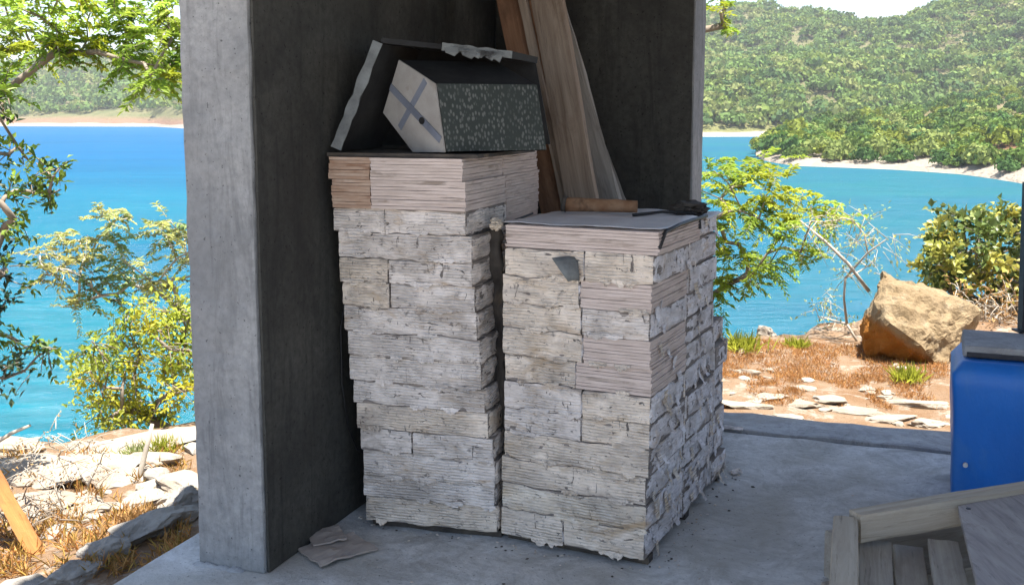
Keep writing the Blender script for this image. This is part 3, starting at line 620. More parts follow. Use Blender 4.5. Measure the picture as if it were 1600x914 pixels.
# sheet over the right stack top
nu, nv = 26, 30; vs = []
for j in range(nv + 1):
    for i in range(nu + 1):
        a = -0.012 + (WR + 0.030) * i / nu; b = 0.04 + (DB * 1.95) * j / nv
        ed = max(0, (a - WR - 0.016) / 0.03)
        zz = ZRT + 0.004 + 0.007 * max(0, nz2(a * 9, b * 7, 4) + 0.25) - 0.05 * ed ** 1.3
        if b > DB * 1.22: zz -= 0.012 * min(1, (b - DB * 1.22) * 8)
        q = RS0 + ur * a + vr * b; vs.append((q.x, q.y, zz))
o = meshobj('plastic_sheet', vs, [(j * (nu + 1) + i, j * (nu + 1) + i + 1, (j + 1) * (nu + 1) + i + 1, (j + 1) * (nu + 1) + i) for j in range(nv) for i in range(nu)], M['plastic_sheet'], None, True)
o.modifiers.new('s', 'SOLIDIFY').thickness = 0.002
tag(o, 'grey plastic sheet lying over the top of the right stack', 'plastic sheet')
def strap(pts, r, label):
    mb = MB(); mb.tube(pts, r, 6); tag(mb.build('strap', M['strap'], None, True), label, 'strap', 'black straps on the right stack')
def rtop(a, b, dz=0.012): q = RS0 + ur * a + vr * b; return Vector((q.x, q.y, ZRT + dz))
strap([rtop(0.33, 0.40), rtop(0.40, 0.52, .016), rtop(0.50, 0.55, .015), rtop(0.545, 0.50, .008), rtop(0.56, 0.46, -.03)], 0.006, 'curved black strap near the far right of the grey sheet')
strap([rtop(0.545, 0.60, .0), rtop(0.552, 0.40, .004), rtop(0.556, 0.22, .004), rtop(0.556, 0.06, -.004), rtop(0.553, 0.012, -.05)], 0.007, 'long black strap along the right top edge of the right stack')
strap([rtop(-0.02, 0.30, .012), rtop(-0.045, 0.12, -0.01), rtop(-0.075, 0.0, -0.03), rtop(-0.11, -0.05, -.045)], 0.004, 'thin black cord crossing from the left stack to the right stack')

# rusty half pipe and crumpled end on the sheet
t = empty('rusty_pipe', rtop(0.06, 0.42, 0.012)); tag(t, 'short rusty brown pipe lying on top of the right stack', 'pipe')
mb = MB(); n = 14; L = 0.265; vs = []; g = random.Random(3); K = 10
d = Vector((0.985, -0.17, 0.0)); sdv = Vector((0.17, 0.985, 0)); up = Vector((0, 0, 1))
for k in range(K + 1):
    f = k / K; r = 0.027 * (1 - 0.18 * f)
    for i in range(n):
        an = 2 * math.pi * i / n; rr = r * (1 + 0.10 * nz2(f * 5, i * 0.7, 5))
        vs.append(d * (L * f) + (sdv * math.cos(an) + up * (math.sin(an) + 1)) * rr)
fs = [(k * n + i, k * n + (i + 1) % n, (k + 1) * n + (i + 1) % n, (k + 1) * n + i) for k in range(K) for i in range(n)]
o = meshobj('pipe_body', vs, fs, M['rustpipe'], t, True); o.modifiers.new('s', 'SOLIDIFY').thickness = 0.005
mb = MB(); mb.tube([Vector((-0.012, 0.004, 0.030)), Vector((0.004, 0.0, 0.028))], [0.030, 0.031], 12); mb.build('collar', M['tar'], t, True)

# torn grey flap on the right stack's face
pf = P(882, 400, 3.44)
vs = []; g = random.Random(5)
for k in range(6):
    f = k / 5
    for m_ in range(4):
        e = m_ / 3 - 0.5
        vs.append((pf.x + e * 0.085 * (1 - 0.55 * f) + 0.03 * f, pf.y - 0.004 - 0.028 * math.sin(f * 2.2) + 0.02 * e, pf.z - 0.075 * f - abs(e) * 0.01))
o = meshobj('paper_flap', vs, [(k * 4 + i, k * 4 + i + 1, (k + 1) * 4 + i + 1, (k + 1) * 4 + i) for k in range(5) for i in range(3)], M['dust'], None, True)
o.modifiers.new('s', 'SOLIDIFY').thickness = 0.0012
tag(o, 'loose grey paper flap hanging high on the face of the right stack', 'paper flap')

# ------------------------------------------------------------------ things on top of the left stack
ZT = ZLT + 0.002
o, an, u, v = lframe(1.33, 21)
mb = MB(); mb.box((0, 0, 0.006), (0.56, 0.60, 0.012)); bd = mb.build('base_board', M['tar']); bd.location = o + u * 0.27 + v * 0.32 + Vector((0, 0, ZT)); bd.rotation_euler = (0, 0, an)
tag(bd, 'thin dark board laid flat on top of the left stack', 'board')
ZT += 0.0135
# pentagonal box: end face turned to the left, speckled side turned to the right
Cc = P(697, 231, 3.545); Cc.z = ZT
ea = R(-50); eu = Vector((math.cos(ea), math.sin(ea), 0)); ev = Vector((math.cos(R(26)), math.sin(R(26)), 0))
pent = [(0, 0.004), (-0.052, 0.232), (-0.268, 0.318), (-0.375, 0.135), (-0.19, 0.0)]
LB = 0.375
root = empty('patterned_box', Cc); tag(root, 'tilted box with white pentagonal end, blue tape cross and dark speckled side', 'box')
def pt(a, z, s): return eu * a * 0.99 + Vector((0, 0, z)) + ev * s
fr = [pt(a, z, 0) for a, z in pent]; bk = [pt(a, z, LB) for a, z in pent]
mb = MB(); mb.add(fr + bk, [(0, 1, 2, 3, 4)[::-1]] + [tuple(range(5, 10))] + [(i, (i + 1) % 5, (i + 1) % 5 + 5, i + 5) for i in range(1, 5)])
body = mb.build('box_body', M['black'], root)
nrm = eu.cross(Vector((0, 0, 1))).normalized(); nrm = -nrm if nrm.y > 0 else nrm
nrm = Vector((-math.sin(R(50)), -math.cos(R(50)), 0))
f2 = [p + nrm * 0.006 for p in fr]; f1 = [p + nrm * 0.001 for p in fr]
def hole_panel(outer, c, r, n=20):
    a = [c + (eu * math.cos(6.2832 * i / n) + Vector((0, 0, 1)) * math.sin(6.2832 * i / n)) * r for i in range(n)]
    return a
mb = MB(); mb.add(f1 + f2, [(5, 6, 7, 8, 9), (4, 3, 2, 1, 0)] + [(i, (i + 1) % 5, (i + 1) % 5 + 5, i + 5) for i in range(5)])
M['endwhite'] = simple('worn_white_board', (0.42, 0.40, 0.375), (0.30, 0.28, 0.26), 7, 0.8, 0.2, 0.002, c3=(0.25, 0.22, 0.19), s3=6, t3=(0.58, 0.72))
M['tape'] = simple('blue_grey_tape', (0.20, 0.22, 0.27), (0.13, 0.145, 0.185), 9, 0.6, 0.1, 0.001)
endp = mb.build('end_panel', M['endwhite'], root)
def inpl(a, z, off): return eu * a + Vector((0, 0, z)) + nrm * off
def tape(p0, p1, wd, off):
    q0 = Vector((p0[0], p0[1])); q1 = Vector((p1[0], p1[1])); t_ = (q1 - q0).normalized(); nn = Vector((-t_.y, t_.x)) * wd / 2
    c4 = [q0 + nn, q1 + nn, q1 - nn, q0 - nn]; mb = MB()
    mb.add([inpl(c.x, c.y, off) for c in c4] + [inpl(c.x, c.y, off + .0012) for c in c4], [(0, 1, 2, 3), (7, 6, 5, 4)] + [(i, i + 4, (i + 1) % 4 + 4, (i + 1) % 4) for i in range(4)])
    mb.build('tape_strip', M['tape'], endp)
tape((-0.105, 0.243), (-0.265, 0.082), 0.026, 0.0065); tape((-0.318, 0.226), (-0.02, 0.045), 0.026, 0.0082)
n = 18; mb = MB(); mb.add([inpl(-0.125 + 0.0165 * math.cos(6.2832 * i / n), 0.108 + 0.0125 * math.sin(6.2832 * i / n), off) for off in (0.0085, 0.0105) for i in range(n)], [tuple(range(n, 2 * n)), tuple(range(n))[::-1]] + [(i, (i + 1) % n, n + (i + 1) % n, n + i) for i in range(n)])
mb.build('finger_hole', M['black'], endp)
def speckle():
    m, n_, l, p = nmat('speckled_print'); t_ = n_.new('ShaderNodeTexCoord'); mp_ = n_.new('ShaderNodeMapping'); mp_.inputs['Scale'].default_value = (1, 1, 0.5); l.new(t_.outputs['Object'], mp_.inputs['Vector'])
    vo = n_.new('ShaderNodeTexVoronoi'); vo.inputs['Scale'].default_value = 95; vo.inputs['Randomness'].default_value = 0.75; l.new(mp_.outputs[0], vo.inputs['Vector'])
    col = mixn(n_, l, (0.125, 0.13, 0.12), (0.028, 0.036, 0.032), ramp(n_, l, vo.outputs['Distance'], 0.26, 0.46))
    col = mixn(n_, l, col, (0.03, 0.038, 0.034), mul(n_, l, ramp(n_, l, noisen(n_, l, t_.outputs['Object'], 16, 5, 0.6), 0.45, 0.62), 0.75))
    l.new(col, p.inputs['Base Color']); p.inputs['Roughness'].default_value = 0.7; l.new(bumpn(n_, l, vo.outputs['Distance'], 0.3, 0.002), p.inputs['Normal']); return m
M['speckle'] = speckle()
sn = Vector((math.sin(R(26)), -math.cos(R(26)), 0))
a0, a1 = fr[0], fr[1]; b0_, b1_ = bk[0], bk[1]
mb = MB(); q4 = [a0, b0_, b1_, a1]; off = sn * 0.004
q4 = [a0 + Vector((0, 0, .003)), b0_ + Vector((0, 0, .003)), b1_, a1]
mb.add([p + sn * 0.001 for p in q4] + [p + sn * 0.008 for p in q4], [(3, 2, 1, 0), (4, 5, 6, 7)] + [(i, (i + 1) % 4, (i + 1) % 4 + 4, i + 4) for i in range(4)])
mb.build('side_panel', M['speckle'], root)
# folded black felt box standing open behind it
def slab(mb, p0, p1, th, dv, ragged=0.0, seed=0, n=8):
    """a bent panel between two profile points, th thick, swept along dv"""
    t_ = (p1 - p0).normalized(); nn = Vector((0, 0, 1)).cross(dv).normalized(); up_ = dv.normalized().cross(t_).normalized()
    vs = []
    for i in range(n + 1):
        f = i / n; q = p0.lerp(p1, f); th_ = th * (1 + ragged * nz2(f * 7, seed, 3))
        for s in (0, 1):
            for k in (0, 1): vs.append(q + dv * s + up_ * th_ * (k - 0.5))
    fs = []
    for i in range(n):
        b = 4 * i
        fs += [(b, b + 1, b + 5, b + 4), (b + 2, b + 6, b + 7, b + 3), (b + 1, b + 3, b + 7, b + 5), (b, b + 4, b + 6, b + 2)]
    fs += [(0, 2, 3, 1), (4 * n, 4 * n + 1, 4 * n + 3, 4 * n + 2)]
    mb.add(vs, fs)
YF = 3.68
root = empty('felt_box', P(560, 212, YF)); base = root.location.copy(); tag(root, 'open black felt box with dusty grey edges on top of the left stack', 'box')
A_ = P(524, 206, YF) - base; B_ = P(590, 66, YF) - base; C_ = P(690, 73, YF + .06) - base; D_ = P(800, 86, YF + .1) - base
dv = Vector((0.10, 0.40, 0)); 
dz = (ZT + 0.012) - (A_ + base).z; A_.z += dz
for nm, p0, p1, th in (('side_panel', A_, B_, 0.036), ('top_panel', B_ + Vector((0.012, 0, 0.006)), C_, 0.018), ('lid_panel', C_ + Vector((0.001, 0, 0)), D_, 0.026)):
    mb = MB(); slab(mb, p0 + Vector((0, 0.006, 0)), p1 + Vector((0, 0.006, 0)), th, dv, 0.15, 2); mb.build(nm, M['black'], root)
    mb = MB(); slab(mb, p0, p1, th * 1.05, Vector((0.001, 0.005, 0)), 0.5, 5, 14)
    if nm != 'top_panel': mb.build('dusty_edge', M['dust'], root)
mb = MB(); bk_ = Vector((0.09, 0.38, 0)); mb.add([A_ + bk_, B_ + bk_, D_ + bk_, Vector((D_.x + .06, D_.y, A_.z)) + bk_, A_ + bk_ * 1.02, B_ + bk_ * 1.02, D_ + bk_ * 1.02, Vector((D_.x + .06, D_.y, A_.z)) + bk_ * 1.02], [(0, 1, 2, 3), (7, 6, 5, 4), (0, 4, 5, 1), (1, 5, 6, 2), (2, 6, 7, 3), (3, 7, 4, 0)])
mb.build('back_panel', M['black'], root)
mb = MB(); g = random.Random(6)
for k in range(16):                                # tatters under the lid edge
    q = C_.lerp(D_, g.uniform(0.05, 0.95)); ln = g.uniform(0.012, 0.035); wd = g.uniform(.012, .03)
    mb.add([q + Vector((-wd, -.002, 0)), q + Vector((wd, -.002, 0)), q + Vector((wd * .6 + .01, -.01, -ln * .6)), q + Vector((.012, -.006, -ln)), q + Vector((-wd * .7, -.008, -ln * .6))], [(0, 1, 2, 3, 4)])
o = mb.build('tatters', M['dust'], root); o.modifiers.new('s', 'SOLIDIFY').thickness = 0.002

# ------------------------------------------------------------------ boards leaning in the corner
def board(name, p0, p1, wd, th, face, mat, label, seed=0, warp=0.004, taper=0.0, group='boards leaning in the corner'):
    p0 = Vector(p0); p1 = Vector(p1); ax = (p1 - p0); L = ax.length; ax.normalize(); fx = Vector(face); fx = (fx - ax * fx.dot(ax)).normalized(); sx = ax.cross(fx).normalized()
    n = 40; vs = []; g = random.Random(seed)
    prof = [(-.5, -.5), (-.17, -.5), (.17, -.5), (.5, -.5), (.5, .5), (-.5, .5)]
    for i in range(n + 1):
        f = i / n; ww = wd * (1 - taper * f) * (1 + 0.03 * nz2(f * 14, seed, 1))
        for k, (a, b) in enumerate(prof):
            x = a * ww + warp * nz2(f * 9, k * 2.3 + seed, 4); y = b * th + warp * 0.6 * nz2(f * 8, k * 1.7 + seed, 7) + 0.012 * math.sin(f * 3 + seed)
            vs.append((x, y, f * L))
    m_ = len(prof); fs = [(i * m_ + k, i * m_ + (k + 1) % m_, (i + 1) * m_ + (k + 1) % m_, (i + 1) * m_ + k) for i in range(n) for k in range(m_)]
    fs += [tuple(range(m_))[::-1], tuple(range(n * m_, n * m_ + m_))]
    o = meshobj(name, vs, fs, mat)
    o.matrix_world = Matrix(((-sx.x, -fx.x, ax.x, p0.x), (-sx.y, -fx.y, ax.y, p0.y), (-sx.z, -fx.z, ax.z, p0.z), (0, 0, 0, 1)))
    return tag(o, label, 'board', group)
def lean(pxa, pxb, Ya, Yb, ztop=2.62):       # line through (pxa, y=0) and (pxb, y=290), continued to the floor
    q0 = P(pxa, 0, Ya); q1 = P(pxb, 290, Yb); d = (q0 - q1); b = q1 - d * (q1.z / d.z); b.z = 0.004; t_ = q1 + d * ((ztop - q1.z) / d.z); return b, t_
FC = (-0.3, -0.95, 0)
b_, t_ = lean(806, 868, 4.75, 4.55, 2.60); board('leaning_board', b_, t_, 0.160, 0.032, FC, M['wood_red'], 'reddish brown board leaning in the corner, leftmost of the leaning boards', 3)
b_, t_ = lean(855, 906, 4.60, 4.40, 2.66); board('leaning_board', b_, t_, 0.138, 0.035, (-0.45, -0.9, 0), M['wood_tan'], 'wide weathered tan board leaning in front of the other boards', 11)
b_, t_ = lean(868, 948, 4.78, 4.62, 2.2); board('leaning_board', b_, t_, 0.105, 0.022, FC, M['wood_grey'], 'narrow grey board leaning just right of the wide tan board', 23, 0.008, 0.35)
b_, t_ = lean(858, 962, 4.86, 4.74, 1.95); board('leaning_board', b_, t_, 0.060, 0.02, FC, M['wood_grey'], 'thin split grey lath, rightmost of the leaning boards', 31, 0.012, 0.6)
b_, t_ = lean(838, 885, 4.72, 4.52, 1.75); board('leaning_board', b_, t_, 0.07, 0.03, FC, M['wood_red'], 'short dark brown board between the red board and the tan board', 37)
b_, t_ = lean(818, 880, 4.70, 4.50, 2.6); board('leaning_board', b_, t_, 0.035, 0.04, FC, M['wood_tan'], 'slim pale batten along the edge of the reddish brown board', 41)

# ------------------------------------------------------------------ floor litter
def sheet(name, loc, rz, w_, d_, th, mat, label, seed, cat='cardboard', curl=0.01, group=None):
    n = 8; vs = []; g = random.Random(seed)
    for j in range(n + 1):
        for i in range(n + 1):
            x = i / n - .5; y = j / n - .5
            ed = 1 + 0.05 * nz2(x * 6, y * 6, seed)
            vs.append((x * w_ * ed, y * d_ * ed, 0.002 + curl * max(0, nz2(x * 2.2, y * 2.2, seed) + 0.15) + 0.012 * max(0, x + y - 0.6)))
    o = meshobj(name, vs, [(j * (n + 1) + i, j * (n + 1) + i + 1, (j + 1) * (n + 1) + i + 1, (j + 1) * (n + 1) + i) for j in range(n) for i in range(n)], mat, None, False)
    md = o.modifiers.new('s', 'SOLIDIFY'); md.thickness = th; md.offset = 1; o.location = loc; o.rotation_euler = (0, 0, rz); return tag(o, label, cat, group)
sheet('cardboard_piece', (-0.60, 3.47, 0.004), R(38), 0.22, 0.17, 0.006, M['card'], 'flat worn cardboard piece lying on the floor by the left wall', 3)
sheet('cardboard_piece', (-0.655, 3.56, 0.016), R(24), 0.12, 0.13, 0.006, M['card'], 'smaller brown cardboard piece lying on top of the other one', 5)
g = random.Random(12)
sheet('paper_scrap', P(1150, 738, 4.26) * 1, R(15), 0.05, 0.035, 0.004, M['paper'], 'small pale scrap on the floor right of the right stack', 7, 'scrap', 0.012).location.z = 0.003
sheet('paper_scrap', P(1146, 668, 4.86), R(-20), 0.09, 0.04, 0.006, M['paper'], 'pale scrap lying by the kerb behind the right stack', 9, 'scrap', 0.012).location.z = 0.006
def litter(name, n, fn, size, mat, label, seed):
    g = random.Random(seed); mb = MB()
    for k in range(n):
        x, y, z = fn(g); s = size * g.uniform(0.4, 1.5); an = g.uniform(0, 6.28); c, sn_ = math.cos(an), math.sin(an); h = s * g.uniform(0.15, 0.5)
        b4 = [(s * g.uniform(.6, 1), 0), (0, s * g.uniform(.3, .8)), (-s * g.uniform(.6, 1), 0), (0, -s * g.uniform(.3, .8))]
        vs = [(x + a * c - b * sn_, y + a * sn_ + b * c, z) for a, b in b4]; vs += [(x + (a * c - b * sn_) * .6, y + (a * sn_ + b * c) * .6, z + h) for a, b in b4]
        mb.add(vs, [(4, 5, 6, 7)] + [(i, (i + 1) % 4, (i + 1) % 4 + 4, i + 4) for i in range(4)])
    return tag(mb.build(name, mat), label, 'debris', kind='stuff')
def floor_pt(g):
    if g.random() < 0.35: q = RS0 + ur * g.uniform(-0.6, 0.62) + vr * (-abs(g.gauss(0, 0.05)) - 0.005)
    elif g.random() < 0.5: q = RS0 + ur * (WR + abs(g.gauss(0, 0.06))) + vr * g.uniform(0, 1.05)
    else: q = W(g.uniform(0.0, 3.2), g.uniform(-0.6, 2.05))
    return q.x, q.y, 0.001
litter('floor_debris', 80, floor_pt, 0.0065, M['tar'], 'small dark crumbs and splinters scattered over the concrete floor', 3)
litter('floor_debris', 120, floor_pt, 0.006, M['paper_warm'], 'small pale paper and tile crumbs scattered over the concrete floor', 9)

# ------------------------------------------------------------------ blue tub, grey board and post at the right edge
root = empty('blue_tub', (1.915, 4.02, 0.0), (0, 0, R(-22))); tag(root, 'blue plastic tub with rounded corner standing at the right edge', 'tub')
def tub():
    n = 44; vs = []; K = 12; hh = 0.566
    for k in range(K + 1):
        f = k / K; hx = 0.222 + 0.020 * f; hy = 0.20 + 0.02 * f
        if f > 0.9: q = (f - 0.9) / 0.1; hx -= 0.030 * q * q; hy -= 0.030 * q * q
        for i in range(n):
            an = 2 * math.pi * (i + 0.5) / n; c, s_ = math.cos(an), math.sin(an); e = 0.10
            x = math.copysign(abs(c) ** e, c) * hx; y = math.copysign(abs(s_) ** e, s_) * hy
            bu = 0.004 * math.sin(math.pi * f) * nz2(x * 4, y * 4 + f * 3, 6)
            vs.append((x + 0.24 + bu, y + bu, hh * f))
    fs = [(k * n + i, k * n + (i + 1) % n, (k + 1) * n + (i + 1) % n, (k + 1) * n + i) for k in range(K) for i in range(n)]
    fs += [tuple(range(n))[::-1], tuple(range(K * n, K * n + n))]; return vs, fs
# widen the tub to run out of the frame
vs, fs = tub(); vs = [(-0.19 + (x - 0.0) * 1.25, y, z) for x, y, z in vs]
o = meshobj('tub_body', vs, fs, M['blue'], root, True)
mb = MB(); mb.tube([(-0.125, -0.226, 0.175), (-0.125, -0.214, 0.175)], 0.009, 10); mb.build('bolt', M['white'], o)
lb = empty('grey_board', (1.975, 4.03, 0.570), (0, 0, R(-22))); tag(lb, 'thick grey board lying on top of the blue tub', 'board')
mb = MB(); mb.add([(-0.205, -0.15, 0), (0.55, -0.15, 0), (0.55, 0.19, 0), (-0.205, 0.19, 0), (-0.20, -0.145, 0.042), (0.55, -0.145, 0.042), (0.55, 0.19, 0.042), (-0.20, 0.19, 0.042)], [(3, 2, 1, 0), (4, 5, 6, 7), (0, 1, 5, 4), (1, 2, 6, 5), (2, 3, 7, 6), (3, 0, 4, 7)])
o = mb.build('board_slab', M['board_grey'], lb); md = o.modifiers.new('b', 'BEVEL'); md.width = 0.006; md.segments = 2
mb = MB(); mb.box((0.18, -0.154, 0.010), (0.74, 0.006, 0.018)); mb.build('shadow_strip', M['dark_steel'], lb)  # dark strip painting the shadow line under the board
q0 = P(1604, 515, 4.22); q0.z = 0.6135; q1 = P(1612, 285, 4.27)
pr_ = empty('dark_post', q0); tag(pr_, 'dark slanted metal post standing on the grey board at the right edge', 'post')
d_ = q1 - q0; mb = MB(); mb.add([Vector((sx, sy, 0)) + d_ * k for k in (0, 1) for sx, sy in ((-.028, -.02), (.03, -.02), (.03, .02), (-.028, .02))], [(3, 2, 1, 0), (4, 5, 6, 7)] + [(i, (i + 1) % 4, (i + 1) % 4 + 4, i + 4) for i in range(4)])
o = mb.build('post_bar', M['dark_steel'], pr_)
mb = MB(); mb.box((0, 0, 0.004), (0.09, 0.07, 0.008)); mb.build('foot_plate', M['dark_steel'], pr_)

# ------------------------------------------------------------------ wooden pallet in the near right corner
pal = empty('wooden_pallet', (1.0, 2.75, 0)); tag(pal, 'weathered wooden pallet with loose boards in the near right corner', 'pallet')
def pboard(name, p0, p1, wd, th, mat, parent, seed, zoff=0):
    p0 = Vector(p0); p1 = Vector(p1); d_ = p1 - p0; L = d_.length; ax = d_.normalized(); up = Vector((0, 0, 1)); up = (up - ax * up.dot(ax)).normalized(); sd_ = ax.cross(up)
    n = 14; prof = [(-.5, 0.08), (-.44, 0), (.44, 0), (.5, .08), (.5, .92), (.45, 1), (0.1, 1), (-.2, 1), (-.45, 1), (-.5, .92)]; vs = []
    for i in range(n + 1):
        f = i / n
        for k, (a, b) in enumerate(prof): vs.append((a * wd + .003 * nz2(f * 6, k + seed, 2), (b - 1) * th + 0.003 * nz2(f * 7, k * .6 + seed, 8), f * L))
    m_ = len(prof); fs = [(i * m_ + (k + 1) % m_, i * m_ + k, (i + 1) * m_ + k, (i + 1) * m_ + (k + 1) % m_) for i in range(n) for k in range(m_)]
    fs += [tuple(range(m_)), tuple(range(n * m_, n * m_ + m_))[::-1]]
    o = meshobj(name, vs, fs, mat, None)
    mw = Matrix(((sd_.x, up.x, ax.x, p0.x), (sd_.y, up.y, ax.y, p0.y), (sd_.z, up.z, ax.z, p0.z), (0, 0, 0, 1)))
    o.parent = parent; o.matrix_parent_inverse = Matrix.Identity(4); o.matrix_local = Matrix.Translation(-parent.location) @ mw; return o
def G3(px, py, z):
    x = (px - CX) / F_PX; y = -(py - CY) / F_PX
    d = Vector((x, math.cos(PITCH) + y * math.sin(PITCH), -math.sin(PITCH) + y * math.cos(PITCH))); return Vector((0, 0, CAM_H)) + d * ((z - CAM_H) / d.z)
fw = Vector((-0.31, -0.95, 0)).normalized()
a0 = G3(1322, 806, 0.30); pboard('side_rail', a0, a0 + fw * 0.95, 0.072, 0.10, M['wood_pale'], pal, 1)
r0 = G3(1336, 800, 0.315); r1 = G3(1600, 757, 0.345); dr = (r1 - r0).normalized()
pboard('cross_rail', r0 - dr * 0.0, r1 + dr * 0.28, 0.062, 0.085, M['wood_pale'], pal, 5)
for px, pw, zt, sd in ((1367, 0.092, 0.215, 3), (1419, 0.088, 0.185, 7), (1473, 0.086, 0.235, 9)):
    s0 = G3(px, 843 if px != 1419 else 852, zt); pboard('slat', s0, s0 + fw * 0.85, pw, 0.022, M['wood_pallet'], pal, sd)
q = G3(1497, 790, 0.318); q2 = q + fw * 0.62; e = Vector((0.94, 0.335, 0)) * 0.46
nn = Vector((0, 0, -0.018)); ti = Vector((0, 0, 0.02))
vs = [q, q + e + ti, q2 + e + ti, q2]; mb = MB(); mb.add([v_ - pal.location for v_ in vs] + [v_ + nn - pal.location for v_ in vs], [(0, 3, 2, 1), (4, 5, 6, 7)] + [(i, (i + 1) % 4, (i + 1) % 4 + 4, i + 4) for i in range(4)])
o = mb.build('plywood_panel', M['plywood'], pal)
mb = MB(); kn = q + fw * 0.05 + Vector((0.035, 0.02, 0.0035)) - pal.location; mb.tube([kn - Vector((0, 0, .004)), kn], [0.0075, 0.007], 10); mb.build('nail_head', M['dark_steel'], pal)
for f0, sx in ((0.02, 0.0), (0.42, 0.0), (0.85, 0.0)):
    s0 = G3(1300, 830, 0.16) + fw * f0; s1 = s0 + Vector((0.94, 0.335, 0)) * 0.72; pboard('stringer', s0, s1, 0.07, 0.155, M['wood_pallet'], pal, int(f0 * 100) + 2)

# ------------------------------------------------------------------ stones
def rock_mesh(name, size, seed, cuts=11, sub=3, amp=0.16, flat=None):
    bm = bmesh.new(); bmesh.ops.create_icosphere(bm, subdivisions=sub, radius=1); g = random.Random(seed)
    pl = []
    for k in range(cuts):
        d_ = Vector((g.gauss(0, 1), g.gauss(0, 1), g.gauss(0, 1))).normalized(); pl.append((d_, g.uniform(0.5, 0.8)))
    for v in bm.verts:
        c = v.co.copy()
        for d_, r in pl:
            k = c.dot(d_)
            if k > r: c -= d_ * (k - r)
        c += c.normalized() * amp * fbm(c * 2.4 + Vector((seed, 0, 0)), 5)
        v.co = Vector((c.x * size[0], c.y * size[1], c.z * size[2]))
    me = bpy.data.meshes.new(name); bm.to_mesh(me); bm.free(); return me
def stone(loc, size, seed, mat, rz=0, name='stone', sub=3, sink=0.35, tilt=(0, 0)):
    o = link(name, rock_mesh(name, size, seed, sub=sub), mat, ground); o.location = (loc[0], loc[1], loc[2] + size[2] * (1 - 2 * sink) * 0.7); o.rotation_euler = (tilt[0], tilt[1], rz); return o
def gz(x, y): return ground_z(x, y)
# left: pale slabs of broken stone along the drop
for k, (px, py, sx, sy, sz, rz, mt, ti) in enumerate([
    (205, 700, 0.42, 0.16, 0.06, 14, 'rock_pale', -8), (110, 742, 0.36, 0.22, 0.05, 8, 'rock_pale', -4), (35, 735, 0.30, 0.22, 0.05, -5, 'rock_pale', 0), (285, 765, 0.16, 0.14, 0.06, 30, 'rock_pale', 0),
    (190, 745, 0.20, 0.14, 0.05, 20, 'rock_pale', 5), (245, 728, 0.16, 0.10, 0.05, -15, 'rock_pale', 0), (265, 700, 0.15, 0.10, 0.05, 12, 'rock_pale', -6), (60, 782, 0.20, 0.12, 0.04, 0, 'rock_pale', 0), (150, 790, 0.17, 0.10, 0.035, 24, 'rock_pale', 0),
    (15, 700, 0.22, 0.12, 0.06, 0, 'rock_pale', 0), (220, 785, 0.14, 0.09, 0.04, 40, 'rock_pale', 0), (20, 800, 0.16, 0.1, 0.03, 10, 'rock_grey', 0), (-60, 730, 0.3, 0.2, 0.06, 0, 'rock_pale', 0), (290, 690, 0.13, 0.09, 0.06, 0, 'rock_pale', 0)]):
    q = G3(px, py, -0.15); stone((q.x, q.y, gz(q.x, q.y)), (sx, sy, sz), 40 + k, M[mt], R(rz), tilt=(0, R(ti)))
g = random.Random(77)
for k in range(46):
    px, py = g.uniform(-40, 305), g.uniform(690, 830); q = G3(px, py, -0.15); s = g.uniform(0.02, 0.07); stone((q.x, q.y, gz(q.x, q.y)), (s * 1.4, s, s * 0.5), 200 + k, M[g.choice(['rock_pale', 'rock_pale', 'rock_grey'])], g.uniform(0, 3), sub=2)
# grey rubble along the edge of the floor
for k, (px, py, sx, sy, sz, rz) in enumerate([(250, 815, 0.26, 0.10, 0.085, 62), (175, 852, 0.15, 0.09, 0.08, 58), (120, 893, 0.17, 0.09, 0.07, 60), (60, 912, 0.14, 0.10, 0.05, 30), (298, 780, 0.12, 0.08, 0.08, 50)]):
    q = G3(px, py, -0.12); stone((q.x - 0.02, q.y, -0.16), (sx, sy, sz), 70 + k, M['rock_grey'], R(rz), sink=0.3, name='rubble_stone', sub=4)
# right: pale stones on the bank
g = random.Random(31)
for k, (px, py, sx, sy, sz) in enumerate([(1430, 630, .22, .09, .03), (1290, 632, .11, .06, .03), (1255, 640, .13, .05, .025), (1200, 632, .12, .05, .025), (1160, 640, .16, .06, .03), (1165, 585, .11, .04, .03), (1340, 645, .15, .06, .025), (1395, 655, .16, .06, .03), (1255, 618, .09, .04, .02), (1355, 610, .06, .04, .03), (1195, 525, .09, .06, .07), (1230, 655, .14, .05, .02), (1450, 665, .12, .06, .03), (1380, 622, .07, .04, .02), (1545, 500, .2, .12, .08), (1500, 600, .08, .05, .04)]):
    q = G3(px, py, -0.06); stone((q.x, q.y, gz(q.x, q.y)), (sx, sy, sz), 90 + k, M['rock_pale'], g.uniform(-.4, .4))
for k in range(36):
    px, py = g.uniform(1125, 1500), g.uniform(555, 668); q = G3(px, py, -0.06); s = g.uniform(0.012, 0.045); stone((q.x, q.y, gz(q.x, q.y)), (s * 1.5, s, s * 0.5), 300 + k, M['rock_pale'], g.uniform(0, 3), sub=2)
